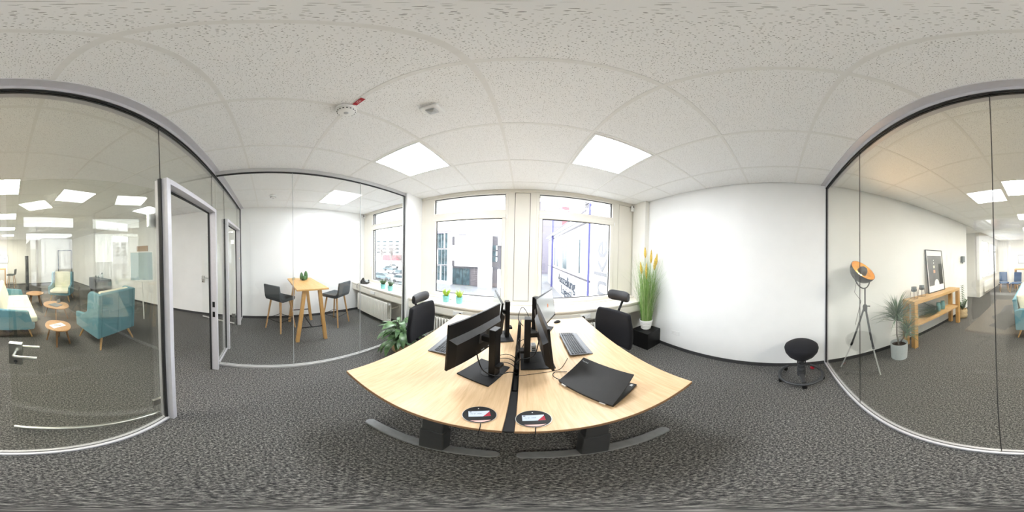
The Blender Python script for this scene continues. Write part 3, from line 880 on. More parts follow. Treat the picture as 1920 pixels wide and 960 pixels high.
# ------------------------------------------------------------------ ROUND DISC DISPLAYS
def disc(label, x, y, rz):
    t = thing('disc_display', label, 'disc display', (x, y, DT), rz, 'round black booking discs')
    MB().lathe([(0.055, 0.0), (0.063, 0.003), (0.064, 0.006), (0.0005, 0.006)], 40).build('body', 'steel', t, smooth=30)
    MB().lathe([(0.0625, 0.0055), (0.062, 0.008), (0.0005, 0.008)], 40).build('glass_face', 'black', t, smooth=30)
    BX(-0.040, 0.040, -0.017, 0.025, 0.008, 0.0085).build('screen', emit_cache('disc_white', (0.72, 0.82, 0.95), 0.38), t)
    MB().prism([(0.012, -0.017), (0.040, -0.017), (0.040, 0.019)], 0.0085, 0.0088, 'z').build('red_corner', emit_cache('disc_red', (0.62, 0.05, 0.08), 0.28), t)
    text('date', '15. 01. 2020', 0.0085, 'black', t, Matrix.Translation((-0.012, 0.004, 0.0088)), 0.0001)
    BX(-0.036, -0.028, 0.017, 0.022, 0.0086, 0.0088).build('logo', 'black', t)
    BX(-0.024, 0.004, 0.018, 0.0195, 0.0086, 0.0088).build('text_line', 'greyplastic', t)
    BX(-0.024, 0.004, -0.006, -0.0045, 0.0086, 0.0088).build('text_line', 'greyplastic', t)
    seg = [(0.058 * math.sin(a), -0.058 * math.cos(a)) for a in [R(-38 + 76 * i / 12) for i in range(13)]]
    MB().prism(seg, 0.008, 0.0086, 'z').build('light_strip', emit_cache('disc_pink', (1.0, 0.60, 0.55), 0.45), t)
    MB().lathe([(0.0025, 0.008), (0.0025, 0.0086)], 10, Matrix.Translation((0, 0.045, 0))).build('status_lamp', 'white', t)
    MB().tube([(0, -0.058, 0.004), (-0.004, -0.085, 0.003), (-0.008, -0.1085, 0.002), (-0.011, -0.1135, -0.012), (-0.012, -0.1135, -0.06)], 0.0018, 6).build('cable', 'black', t, smooth=60)
disc('round black booking disc on the desk without laptop', -0.140, 0.567, R(20))
disc('round black booking disc on the desk with the laptop', 0.055, 0.558, R(3))

# ------------------------------------------------------------------ CABLES
def cable(label, pts, r=0.003):
    # smooth the polyline
    P = [Vector(p) for p in pts]
    out = []
    for i in range(len(P) - 1):
        p0, p1, p2, p3 = P[max(i - 1, 0)], P[i], P[i + 1], P[min(i + 2, len(P) - 1)]
        for k in range(6):
            u = k / 6
            out.append(0.5 * ((2 * p1) + (-p0 + p2) * u + (2 * p0 - 5 * p1 + 4 * p2 - p3) * u * u + (-p0 + 3 * p1 - 3 * p2 + p3) * u ** 3))
    out.append(P[-1])
    o = MB().tube(out, r, 6).build('cable', 'black', None, smooth=60)
    return tag(o, label, 'cable')
cable('black cable looping in front of the stand of the monitor nearest the disc', [(-0.2615, 0.9175, 1.0), (-0.215, 0.885, 0.87), (-0.14, 0.885, 0.82), (-0.07, 0.94, 0.815), (-0.025, 1.0, 0.755), (-0.022, 1.02, 0.72)], 0.004)
cable('black cable from the monitor behind the laptop to the tray', [(0.1225, 1.10, 1.02), (0.085, 1.05, 0.90), (0.0, 1.05, 0.86), (-0.02, 1.1, 0.80), (-0.025, 1.15, 0.744)], 0.004)
cable('thin black cable curling up above the stand of the monitor behind the laptop', [(0.01, 1.30, 1.04), (-0.03, 1.28, 1.12), (0.0, 1.34, 1.2), (0.05, 1.36, 1.12), (0.06, 1.34, 1.0), (0.02, 1.3, 0.85), (-0.02, 1.3, 0.75)], 0.003)
for k, (lab, yy) in enumerate((('black cable bowed into the tray, farthest from the round discs', 1.19), ('black cable bowed into the tray, middle one of three', 1.13), ('black cable bowed into the tray, nearest the round discs', 1.07))):
    cable(lab, [(-0.16, yy + 0.02, 0.775), (-0.11, yy + 0.01, 0.80), (-0.06, yy, 0.79), (-0.028, yy - 0.01, 0.75)], 0.0032)
cable('black network cable on the desk from tray to the far monitor', [(-0.024, 1.45, 0.744), (-0.018, 1.452, 0.782), (0.02, 1.48, 0.80), (0.07, 1.55, 0.785), (0.11, 1.645, 0.776)], 0.003)
cable('black keyboard cable lying across the laptop desk', [(-0.023, 0.95, 0.744), (-0.018, 0.95, 0.769), (0.03, 0.965, 0.768), (0.11, 0.99, 0.7635), (0.20, 1.008, 0.7635), (0.265, 1.035, 0.7635), (0.345, 1.16, 0.769)], 0.0022)
cable('short black laptop cable looping beside the lid', [(0.235, 0.87, 0.775), (0.195, 0.93, 0.775), (0.215, 0.99, 0.766), (0.29, 0.98, 0.766)], 0.0028)
cable('black cable twisted around the tray below the monitors', [(-0.03, 1.5, 0.78), (-0.015, 1.44, 0.83), (-0.035, 1.37, 0.80), (-0.018, 1.31, 0.78), (-0.032, 1.25, 0.79), (-0.026, 1.205, 0.746)], 0.004)
ub = thing('usb_hub', 'small grey box beside the stand of the monitor behind the laptop', 'adapter', (0.10, 1.33, DT), R(5))
BX(-0.02, 0.02, -0.03, 0.03, 0, 0.075).build('case', 'greyplastic', ub, bevel=0.004)
BX(-0.014, 0.014, -0.031, -0.029, 0.02, 0.03).build('port', 'black', ub)
BX(-0.014, 0.014, -0.031, -0.029, 0.042, 0.052).build('port', 'black', ub)

# ------------------------------------------------------------------ OFFICE CHAIRS
def office_chair(label, x, y, rz, hy=0.0, hz=0.0):
    t = thing('office_chair', label, 'office chair', (x, y, 0), rz, 'black office chairs with headrests')
    star = MB().lathe([(0.04, 0.07), (0.045, 0.13), (0.03, 0.14)], 16)
    for k in range(5):
        a = 2 * PI * k / 5 + 0.3
        star.tube([(0.03 * math.cos(a), 0.03 * math.sin(a), 0.11), (0.31 * math.cos(a), 0.31 * math.sin(a), 0.075)], [0.025, 0.016], 8)
    star.build('star_base', 'black', t, smooth=40)
    for k in range(5):
        a = 2 * PI * k / 5 + 0.3
        X = Matrix.Translation((0.31 * math.cos(a), 0.31 * math.sin(a), 0.031)) @ Matrix.Rotation(a, 4, 'Z') @ Matrix.Rotation(R(90), 4, 'Y')
        MB().lathe([(0.02, -0.025), (0.03, -0.018), (0.03, 0.018), (0.02, 0.025)], 14, X).build('caster', 'black', t, smooth=40)
    MB().tube([(0, 0, 0.12), (0, 0, 0.42)], 0.026, 12).build('gas_column', 'anth', t, smooth=40)
    BX(-0.12, 0.12, -0.12, 0.14, 0.41, 0.45).build('mechanism', 'blackm', t, bevel=0.01)
    BX(-0.25, 0.25, -0.25, 0.22, 0.45, 0.53).build('seat', 'fabric', t, bevel=0.035, seg=4)
    # curved back
    mb = MB(); n = 10; rows = 10
    vs, fs = [], []
    for r in range(rows + 1):
        v = r / rows
        z = 0.53 + 0.475 * v
        hw = 0.25 + 0.03 * math.sin(v * PI * 0.9) - 0.03 * v * v
        for c in range(n + 1):
            u = -1 + 2 * c / n
            y = 0.225 + 0.06 * v - 0.045 * u * u * (0.8) + 0.03 * math.cos(v * PI)
            vs.append((u * hw, y, z))
    for r in range(rows):
        for c in range(n):
            a = r * (n + 1) + c
            fs.append((a, a + 1, a + n + 2, a + n + 1))
    b = MB().add(vs, fs).build('backrest', 'fabric', t, smooth=60)
    so = b.modifiers.new('solid', 'SOLIDIFY'); so.thickness = 0.05; so.offset = 0
    bv = b.modifiers.new('bevel', 'BEVEL'); bv.width = 0.02; bv.segments = 3; bv.limit_method = 'ANGLE'; bv.angle_limit = R(50)
    MB().tube([(0, 0.16, 0.43), (0, 0.30, 0.46), (0, 0.315, 0.62), (0, 0.325, 0.97), (0, 0.35 + hy, 1.05 + hz), (0, 0.31 + hy, 1.11 + hz)], [0.025, 0.025, 0.02, 0.016, 0.016, 0.018], 8).build('back_post', 'black', t, smooth=50)
    prof = [(0.0, -0.065), (0.03, -0.055), (0.042, -0.01), (0.03, 0.05), (0.0, 0.065), (-0.025, 0.04), (-0.03, 0.0), (-0.02, -0.045)]
    mb = MB(); vs, fs = [], []
    m_ = 9
    for i in range(m_):
        u = -1 + 2 * i / (m_ - 1)
        k = 1 if abs(u) < 0.99 else 0.8
        for (py_, pz_) in prof:
            vs.append((u * 0.145, 0.27 + hy + py_ * k - 0.025 * u * u, 1.115 + hz + pz_ * k))
    q = len(prof)
    for i in range(m_ - 1):
        for j in range(q):
            fs.append((i * q + j, i * q + (j + 1) % q, (i + 1) * q + (j + 1) % q, (i + 1) * q + j))
    fs.append(tuple(range(q))); fs.append(tuple(reversed(range((m_ - 1) * q, m_ * q))))
    MB().add(vs, fs).build('headrest', 'leather', t, smooth=50, fix=True)
    return t
office_chair('black office chair with headrest at the desk without laptop', -0.92, 1.62, R(90), 0.0, -0.03)
office_chair('black office chair with headrest at the desk with the laptop', 0.785, 1.52, R(-70.6), 0.07, 0.055)

# ------------------------------------------------------------------ SMALL SILL POTS
def sill_pot(label, x, y, seed, mat_leaf='lime'):
    rnd = random.Random(seed)
    t = thing('succulent_pot', label, 'plant', (x, y, 0.83), rnd.random() * 6, 'turquoise sill pots')
    t.scale = (1.28, 1.28, 1.28)
    MB().lathe([(0.036, 0), (0.040, 0.002), (0.045, 0.082), (0.0455, 0.085), (0.042, 0.085), (0.040, 0.072), (0.0005, 0.072)], 24).build('pot', 'turq', t, smooth=40)
    MB().lathe([(0.0405, 0.071), (0.02, 0.076), (0.0005, 0.077)], 16).build('soil', 'soil', t, smooth=40)
    mb = MB()
    for k in range(34):
        a = rnd.random() * 2 * PI; tl = rnd.uniform(0.1, 0.75); L = rnd.uniform(0.06, 0.10)
        d = Vector((math.cos(a) * math.sin(tl), math.sin(a) * math.sin(tl), math.cos(tl)))
        p0 = Vector((0.012 * math.cos(a), 0.012 * math.sin(a), 0.074))
        mb.tube([p0, p0 + d * L * 0.4, p0 + d * L * 0.8 + Vector((0, 0, 0.004)), p0 + d * L + Vector((0, 0, 0.010))], [0.003, 0.0055, 0.0035, 0.0005], 5)
    mb.build('leaves', mat_leaf, t, smooth=60)['kind'] = 'stuff'
sill_pot('turquoise pot with lime succulent on the office sill, closer to the glass partition', -1.215, 2.385, 1)
sill_pot('turquoise pot with lime succulent on the office sill, closer to the window middle', -0.985, 2.405, 2)
sill_pot('turquoise pot with green plant on the meeting room sill, closer to the phone', -2.74, 2.36, 3, 'leaf')
sill_pot('turquoise pot with green plant on the meeting room sill, farther from the phone', -2.49, 2.345, 4, 'leaf')

# ------------------------------------------------------------------ LEAFY PLANT IN BASKET
pl = thing('peace_lily', 'leafy green potted plant in a woven basket on the carpet beside the glass partition', 'plant', (-1.66, 1.77, 0))
MB().lathe([(0.10, 0.0), (0.115, 0.01), (0.135, 0.10), (0.13, 0.20), (0.115, 0.24), (0.105, 0.24), (0.10, 0.2), (0.0005, 0.2)], 28).build('basket', 'basket', pl, smooth=50)
MB().lathe([(0.105, 0.2), (0.0005, 0.215)], 20).build('soil', 'soil', pl, smooth=50)
def leaf_mesh(L, Wd, droop, name):
    vs, fs = [], []
    n = 7
    for i in range(n + 1):
        u = i / n
        w = Wd * math.sin(min(1, u * 1.02) * PI) ** 0.7 * (1 - 0.35 * u) + 0.002
        x = L * u; z = L * (0.28 * u - droop * u * u)
        vs += [(x, -w, z + 0.18 * w), (x, 0, z - 0.1 * w), (x, w, z + 0.18 * w)]
    for i in range(n):
        a = i * 3
        fs += [(a, a + 3, a + 4, a + 1), (a + 1, a + 4, a + 5, a + 2)]
    mb = MB().add(vs, fs)
    # petiole is part of the leaf: stalk back towards the pot
    me = mb.mesh(name, 60)
    return me
leaf_var = [leaf_mesh(0.26, 0.05, 0.55, 'leaf'), leaf_mesh(0.22, 0.045, 0.75, 'leaf'), leaf_mesh(0.24, 0.052, 0.35, 'leaf')]
rnd = random.Random(11)
stalks = MB()
for k in range(74):
    a = rnd.random() * 2 * PI
    rr = rnd.uniform(0.02, 0.21); z = max(0.27, rnd.uniform(0.25, 0.60) - rr * 0.6)
    x, y = rr * math.cos(a), rr * math.sin(a)
    if x < -0.08 and math.cos(a) < -0.5:
        x = -0.06
    o = link('leaf', leaf_var[k % 3], 'leaf', pl, loc=(x, y, z), rot=(rnd.uniform(-0.3, 0.3), rnd.uniform(-0.5, 0.35), a + rnd.uniform(-0.5, 0.5)))
    s = rnd.uniform(0.9, 1.25) * (0.66 if math.cos(a) < -0.3 else 1.0)
    o.scale = (s, s, s)
    stalks.tube([(x * 0.2, y * 0.2, 0.2), (x * 0.6, y * 0.6, (0.2 + z) / 2 + 0.03), (x, y, z)], 0.004, 5)
stalks.build('stalks', 'leaf', pl, smooth=60)['kind'] = 'stuff'

# ------------------------------------------------------------------ TALL GRASS ON CUBE
cb = tag(BX(-0.175, 0.175, -0.175, 0.175, 0.0, 0.335).build('plinth_cube', 'black', None, bevel=0.008), 'black cube plinth standing in the corner under the tall grass', 'plinth')
cb.location = (1.945, 2.03, 0); cb.rotation_euler = (0, 0, R(8))
gr = thing('tall_grass_plant', 'tall ornamental grass with golden plumes in a white ribbed pot', 'plant', (1.955, 2.05, 0.335))
prof = [(0.075, 0.0)]
for k in range(5):
    z = 0.005 + k * 0.035; r = 0.078 + k * 0.007
    prof += [(r, z), (r + 0.009, z + 0.010), (r + 0.009, z + 0.024), (r + 0.003, z + 0.034)]
prof += [(0.118, 0.185), (0.112, 0.188), (0.105, 0.16), (0.0005, 0.16)]
MB().lathe(prof, 32).build('pot', 'porc', gr, smooth=40)
MB().lathe([(0.106, 0.16), (0.0005, 0.17)], 20).build('soil', 'soil', gr, smooth=40)
rnd = random.Random(5)
def blade(mb, p, az, lean, L, w, curl, n=6):
    d = Vector((math.cos(az), math.sin(az), 0)); sd = Vector((-math.sin(az), math.cos(az), 0))
    pts = []
    for i in range(n + 1):
        u = i / n
        th = lean + curl * u * u
        pts.append(th)
    q = Vector(p); vs = []; fs = []
    for i in range(n + 1):
        u = i / n
        ww = w * (1 - u ** 2.2) + 0.0004
        vs += [tuple(q - sd * ww), tuple(q + sd * ww)]
        q = q + (d * math.sin(pts[i]) + Vector((0, 0, math.cos(pts[i])))) * (L / n)
    for i in range(n):
        a = i * 2
        fs.append((a, a + 1, a + 3, a + 2))
    mb.add(vs, fs)
mb = MB()
for k in range(560):
    a = rnd.random() * 2 * PI; r = 0.095 * math.sqrt(rnd.random())
    L = rnd.choice([rnd.uniform(0.35, 0.7), rnd.uniform(0.7, 1.1), rnd.uniform(0.8, 1.25)])
    toward = 0.6 if math.cos(a - 0.8) > 0.2 else 1.0     # less room towards the corner
    blade(mb, (r * math.cos(a), r * math.sin(a), 0.165), a + rnd.uniform(-0.8, 0.8), rnd.uniform(0.0, 0.2) * toward, L, rnd.uniform(0.0016, 0.0036), rnd.choice([0.1, 0.2, 0.4, 1.3, 1.7]) * toward * rnd.uniform(0.4, 1))
def room_for(p):
    x_, y_, z_ = p
    x_ = min(x_, 0.19)
    y_ = min(y_, 0.15) if z_ < 0.52 else min(y_, 0.5)
    if y_ > 0.10:
        x_ = min(x_, 0.085)
    return (x_, y_, z_)
mb.v = [room_for(p) for p in mb.v]
mb.build('blades', 'grass', gr)['kind'] = 'stuff'
for (dx, dy, h, L, lx, ly) in ((-0.10, 0.05, 1.13, 0.20, -0.22, 0.1), (-0.045, -0.03, 1.08, 0.26, -0.10, 0.0), (-0.04, 0.02, 1.40, 0.18, -0.10, 0.05), (0.03, -0.06, 1.33, 0.22, 0.0, -0.05), (0.08, -0.10, 1.20, 0.2, 0.06, -0.12), (0.10, -0.12, 1.28, 0.2, 0.1, -0.15)):
    top = Vector((dx, dy, h)); dr = Vector((lx * 0.5, ly * 0.5, 1)).normalized()
    pts = [top - dr * L * 0.55 + dr * L * 1.1 * i / 6 for i in range(7)]
    pm = MB().tube(pts, [0.006, 0.019, 0.024, 0.022, 0.018, 0.012, 0.002], 10)
    o = pm.build('plume', 'plume', gr, smooth=70)
    MB().tube([(dx * 0.4, dy * 0.4, 0.165), (dx * 0.7, dy * 0.7, h * 0.6), tuple(pts[0])], 0.003, 5).build('stem', 'grass', o, smooth=60)

# ------------------------------------------------------------------ BALANCE STOOL
st = thing('balance_stool', 'black active-sitting stool with a ring foot on casters by the white wall', 'stool', (1.86, -0.262, 0))
MB().lathe([(0.0005, 0.372), (0.10, 0.372), (0.15, 0.42), (0.185, 0.48), (0.196, 0.535), (0.188, 0.565), (0.15, 0.595), (0.08, 0.612), (0.0005, 0.616)], 36).build('seat', 'fabric', st, smooth=60)
MB().lathe([(0.05, 0.06), (0.05, 0.12), (0.046, 0.13), (0.05, 0.14), (0.05, 0.19), (0.044, 0.2), (0.048, 0.21), (0.048, 0.25), (0.03, 0.26), (0.03, 0.375)], 20).build('column', 'anth', st, smooth=40)
helix = [(0.048 * math.cos(i * 0.5), 0.048 * math.sin(i * 0.5), 0.262 + 0.1 * i / 52) for i in range(53)]
MB().tube(helix, 0.006, 6).build('spring', 'wire', st, smooth=60)
ring = []
a0, a1 = R(35), R(325)     # open towards the wall
for i in range(41):
    a = a0 + (a1 - a0) * i / 40
    ring.append((0.245 * math.cos(a), 0.245 * math.sin(a), 0.075))
MB().tube(ring, 0.02, 8).build('ring_foot', 'anth', st, smooth=60)
MB().prism([(-0.03, -0.0), (0.03, 0.0), (0.02, 0.22), (-0.02, 0.22)], 0.065, 0.10, 'z', Matrix.Rotation(R(90), 4, 'Z')).build('spoke', 'chamfer', st, bevel=0.005, fix=True)
for k, a in enumerate((R(42), R(110), R(180), R(250), R(318))):
    X = Matrix.Translation((0.25 * math.cos(a), 0.25 * math.sin(a), 0.028)) @ Matrix.Rotation(a, 4, 'Z') @ Matrix.Rotation(R(90), 4, 'Y')
    c = MB().lathe([(0.015, -0.018), (0.027, -0.014), (0.027, 0.014), (0.015, 0.018)], 14, X).build('caster', 'red' if k == 4 else 'black', st, smooth=40)
    MB().tube([(0.25 * math.cos(a), 0.25 * math.sin(a), 0.03), (0.245 * math.cos(a), 0.245 * math.sin(a), 0.07)], 0.009, 8).build('caster_stem', 'black', c, smooth=40)

# ------------------------------------------------------------------ CEILING FITTINGS
def smoke(label, x, y):
    t = thing('smoke_detector', label, 'smoke detector', (x, y, CZ - 0.001))
    MB().lathe([(0.058, 0.0), (0.06, -0.012), (0.056, -0.018)], 28).build('mount', 'white', t, smooth=40)
    MB().lathe([(0.05, -0.016), (0.052, -0.03), (0.046, -0.048), (0.02, -0.055), (0.0005, -0.056)], 28).build('housing', 'white', t, smooth=40)
    mb = MB()
    for k in range(16):
        a = 2 * PI * k / 16
        mb.cbox((0.0495, 0, -0.040), (0.004, 0.008, 0.006), Matrix.Rotation(a, 4, 'Z'))
    mb.build('vents', 'black', t)
    MB().lathe([(0.014, -0.054), (0.012, -0.059), (0.0005, -0.06)], 14).build('indicator', 'greyplastic', t, smooth=40)
smoke('round white smoke detector on the office ceiling beside the small red sign', -0.80, 0.418)
smoke('round white smoke detector on the meeting room ceiling', -2.99, 0.115)
sg = thing('ceiling_sign', 'small dark red sticker sign with white digits beside the smoke detector', 'sign', (-0.70, 0.435, CZ - 0.0005), R(0))
BX(-0.04, 0.04, -0.013, 0.013, -0.0015, 0).build('plate', 'red', sg)
text('digits', '1/21', 0.022, 'paper', sg, Matrix.Translation((0, 0, -0.0016)) @ Matrix.Rotation(PI, 4, 'X'), 0.0002)
ms = thing('motion_sensor', 'square white motion sensor with a grey lens on the office ceiling', 'sensor', (-0.49, 0.755, CZ - 0.001), R(2))
BX(-0.055, 0.055, -0.055, 0.055, -0.022, 0).build('housing', 'white', ms, bevel=0.012, seg=3)
MB().lathe([(0.044, -0.02), (0.042, -0.028), (0.03, -0.036), (0.0005, -0.040)], 4, Matrix.Rotation(R(45), 4, 'Z')).build('lens', 'greyplastic', ms, bevel=0.008, seg=3)
bb = thing('corner_sensor', 'small white box with a dark window high in the corner above the grass', 'sensor', (2.018, 2.60, 2.65))
BX(-0.028, 0.028, -0.05, 0.0, -0.07, 0.055).build('housing', 'white', bb, bevel=0.004)
BX(-0.012, 0.012, -0.052, -0.05, 0.015, 0.045).build('dark_window', 'black', bb)
bb = thing('corner_sensor', 'small dark sensor high in the corner of the meeting room', 'sensor', (-3.80, 2.59, 2.66))
BX(-0.025, 0.025, -0.04, 0.0, -0.05, 0.05).build('housing', 'white', bb, bevel=0.004)
BX(-0.018, 0.018, -0.042, -0.04, -0.0, 0.04).build('dark_window', 'black', bb)

# ------------------------------------------------------------------ MEETING ROOM
bt = thing('bar_table', 'tall oak bar table with splayed legs and black crossbars', 'table', (0, 0, 0))
BX(-3.67, -2.49, 0.45, 0.99, 1.025, 1.055).build('tabletop', 'honey', bt, bevel=0.006)
for (fx, tx) in ((-2.655, -2.60), (-3.62, -3.57)):
    for (fy, ty) in ((0.485, 0.60), (0.985, 0.86)):
        mb = MB()
        f, w = 0.032, 0.03
        vs = [(fx - f, fy - w, 0), (fx + f, fy - w, 0), (fx + f, fy + w, 0), (fx - f, fy + w, 0), (tx - f, ty - w, 1.025), (tx + f, ty - w, 1.025), (tx + f, ty + w, 1.025), (tx - f, ty + w, 1.025)]
        mb.add(vs, [(3, 2, 1, 0), (4, 5, 6, 7), (0, 1, 5, 4), (1, 2, 6, 5), (2, 3, 7, 6), (3, 0, 4, 7)])
        mb.build('leg', 'honeyz', bt, bevel=0.004)
    mx_ = fx + (tx - fx) * 0.30
    MB().tube([(mx_, 0.53, 0.30), (mx_, 0.94, 0.30)], 0.011, 8).build('crossbar', 'black', bt)
MB().tube([(-2.645, 0.735, 0.30), (-3.60, 0.735, 0.30)], 0.011, 8).build('crossbar', 'black', bt)
MB().tube([(-3.56, 0.60, 0.99), (-2.62, 0.60, 0.99)], 0.013, 8).build('under_rail', 'black', bt)
MB().tube([(-3.56, 0.86, 0.99), (-2.62, 0.86, 0.99)], 0.013, 8).build('under_rail', 'black', bt)

def bar_stool(label, x, y, rz, name='bar_stool', hs=0.0):
    t = thing(name, label, 'bar stool', (x, y, 0), rz, 'grey felt bar stools')
    zs = 0.70 + hs
    # shell: seat with a curved-up backrest
    prof = [(-0.22, zs), (-0.20, zs - 0.035), (0.14, zs - 0.035), (0.205, zs - 0.01), (0.235, zs + 0.06), (0.262, zs + 0.30), (0.250, zs + 0.312), (0.225, zs + 0.31), (0.19, zs + 0.09), (0.16, zs + 0.045), (0.11, zs + 0.035), (-0.19, zs + 0.04), (-0.22, zs + 0.025)]
    MB().prism(prof, -0.215, 0.215, 'x').build('seat_shell', 'felt', t, bevel=0.018, seg=3, fix=True)
    for u in (-0.08, 0.08):
        for v in (-0.08, 0.06):
            MB().sphere((u, v, zs + 0.038), 0.011, 10, 6, (1, 1, 0.5)).build('tufting_button', 'felt', t, smooth=60)
    for sx in (-1, 1):
        for sy in (-1, 1):
            MB().tube([(sx * 0.215, sy * 0.215, 0), (sx * 0.14, sy * 0.13, zs - 0.03)], [0.014, 0.021], 10).build('leg', 'beechleg', t, smooth=50)
    k = 0.215 - 0.08 * 0.33; zz = 0.24
    for a, b in (((-k, -k), (k, -k)), ((k, -k), (k, k)), ((k, k), (-k, k)), ((-k, k), (-k, -k))):
        MB().tube([(a[0], a[1], zz), (b[0], b[1], zz)], 0.007, 6).build('footrest_bar', 'black', t, smooth=50)
    return t
bar_stool('grey felt bar stool at the oak bar table, on the side of the glass door', -3.30, 0.255, R(221))
bar_stool('grey felt bar stool at the oak bar table, on the side of the window', -3.28, 1.46, R(-60))

cc = thing('cactus', 'three-stem green cactus standing on the oak bar table', 'plant', (-3.36, 0.76, 1.055))
MB().lathe([(0.03, 0), (0.045, 0.002), (0.048, 0.02), (0.0005, 0.02)], 16).build('dish', 'anth', cc, smooth=40)
for (dx, dy, h, r) in ((-0.02, -0.045, 0.16, 0.036), (0.0, 0.045, 0.19, 0.04), (0.045, 0.0, 0.09, 0.042)):
    prof = [(r * 0.6, 0.01)] + [(r * math.sin(0.6 + (PI - 0.6) * i / 8) ** 0.6 + 0.0005, 0.012 + h * i / 8) for i in range(1, 8)] + [(0.0005, h + 0.012)]
    vs = MB().lathe(prof, 20)
    vs.v = [((x * (1.08 if (i % 20) % 2 else 0.93)) + dx, (y * (1.08 if (i % 20) % 2 else 0.93)) + dy, z) for i, (x, y, z) in enumerate(vs.v)]
    vs.build('stem', 'cactus', cc, smooth=20)
for k, (x, y) in enumerate(((-3.44, 0.57), (-3.38, 0.53))):
    g = tag(MB().lathe([(0.018, 0), (0.02, 0.002), (0.022, 0.055), (0.0205, 0.055), (0.0185, 0.006), (0.0005, 0.006)], 16).build('small_glass', 'water', None, smooth=40), ('small clear glass on the bar table closer to the wall', 'small clear glass on the bar table closer to the table edge')[k], 'glass')
    g.location = (x, y, 1.055)

ph = thing('desk_phone', 'black desk phone on the meeting room window sill', 'phone', (-3.47, 2.36, 0.83), R(35))
MB().prism([(-0.09, 0.0), (0.09, 0.0), (0.09, 0.095), (0.07, 0.10), (-0.09, 0.025)], -0.10, 0.10, 'x').build('body', 'blackm', ph, bevel=0.005, fix=True)
X = Matrix.Translation((-0.065, 0.0, 0.075)) @ Matrix.Rotation(R(24), 4, 'X')
MB().box(-0.025, 0.025, -0.10, 0.10, 0.0, 0.03, X).build('handset', 'black', ph, bevel=0.010)
X = Matrix.Translation((0.035, 0.03, 0.083)) @ Matrix.Rotation(R(24), 4, 'X')
MB().box(-0.045, 0.045, -0.02, 0.035, 0.0, 0.004, X).build('display', 'greyplastic', ph)
mb = MB()
for i in range(4):
    for j in range(3):
        mb.box(0.0 + i * 0.02, 0.014 + i * 0.02, -0.075 + j * 0.018, -0.063 + j * 0.018, -0.002, 0.004, X)
mb.build('buttons', 'greyplastic', ph)
MB().tube([(-0.1, -0.05, 0.02), (-0.16, -0.08, 0.0), (-0.175, -0.10, -0.05), (-0.165, -0.1, -0.12)], 0.005, 6).build('cord', 'black', ph, smooth=60)

# ------------------------------------------------------------------ LOUNGE, RIGHT SIDE
# tripod lamp
tl = thing('tripod_lamp', 'tripod floor lamp with a dark dish shade, gold inside, lit', 'lamp', (0, 0, 0))
hub = Vector((1.862, -1.078, 1.0))
for f in ((1.985, -0.79, 0.0), (1.58, -1.12, 0.0), (2.0, -1.33, 0.0)):
    f = Vector(f); d = (f - hub)
    o = MB().tube([hub + Vector((d.x * 0.06, d.y * 0.06, -0.02)), hub + d * 0.55], 0.013, 8).build('leg', 'lampblack', tl, smooth=40)
    MB().tube([hub + d * 0.5, f + Vector((0, 0, 0.004))], 0.009, 8).build('lower_leg', 'rail', o, smooth=40)
    MB().tube([hub + d * 0.53, hub + d * 0.58], 0.016, 8).build('clamp', 'black', o, smooth=40)
MB().lathe([(0.03, -0.045), (0.032, 0.02), (0.02, 0.045)], 14, Matrix.Translation(hub)).build('hub', 'lampblack', tl, smooth=40)
MB().tube([hub + Vector((0.03, 0, 0.02)), hub + Vector((-0.03, -0.06, 0.02))], 0.008, 8).build('clamp_knob', 'black', tl, smooth=40)
MB().tube([hub, hub + Vector((0, 0, 0.27))], 0.010, 8).build('pole', 'lampblack', tl, smooth=40)
nrm = Vector((-0.58, -0.307, 0.76)).normalized()
rt = Vector((0.468, -0.884, 0)).normalized()     # pivot axis of the dish
q = nrm.to_track_quat('Z', 'Y').to_matrix().to_4x4()
hc = Vector((1.872, -1.06, 1.515))          # dish centre (rim plane)
XD = Matrix.Translation(hc) @ q
Rd = 0.185
outp = [(0.0005, -0.165)] + [(Rd * math.sin(PI / 2 * i / 10), -0.165 * math.cos(PI / 2 * i / 10)) for i in range(1, 11)]
MB().lathe(outp, 36, XD, cap=False).build('dish_shell', 'lampblack', tl, smooth=60)
MB().lathe([(r * 0.97 + 0.0001, z * 0.96 + 0.001) for r, z in outp], 36, XD, cap=False).build('gold_lining', 'gold', tl, smooth=60)
MB().lathe([(0.0005, 0.045), (0.035, 0.038), (0.06, 0.01), (0.07, -0.04), (0.066, -0.04), (0.055, 0.005), (0.03, 0.03), (0.0005, 0.037)], 24, XD).build('bulb_cup', 'lampblack', tl, smooth=60)
MB().sphere((0, 0, 0), 0.028, 14, 10).build('bulb', 'bulb', tl, smooth=80).matrix_local = Matrix.Translation(XD @ Vector((0, 0, -0.085)))
MB().tube([XD @ Vector((0, 0, -0.16)), XD @ Vector((0, 0, -0.08))], 0.015, 8).build('bulb_holder', 'black', tl, smooth=40)
yb = hub + Vector((0, 0, 0.27))
yk = []
for i in range(13):
    a = PI * i / 12
    yk.append(hc + nrm * (-0.03) + rt * (0.20 * math.cos(a)) + (yb - (hc - nrm * 0.03)) * math.sin(a))
MB().tube(yk, 0.009, 8).build('yoke', 'lampblack', tl, smooth=60)
MB().tube([hc - nrm * 0.16, hc + Vector((0.06, 0.10, -0.3)), hub + Vector((0.02, 0.05, 0.1)), hub + Vector((0.05, 0.12, -0.25))], 0.003, 6).build('cord', 'black', tl, smooth=60)
ld = bpy.data.lights.new('lamp_glow', 'SPOT'); ld.energy = 14; ld.color = (1.0, 0.62, 0.28); ld.spot_size = R(95); ld.spot_blend = 0.9; ld.shadow_soft_size = 0.05
lo = bpy.data.objects.new('lamp_glow', ld); COL.objects.link(lo); lo.parent = tl
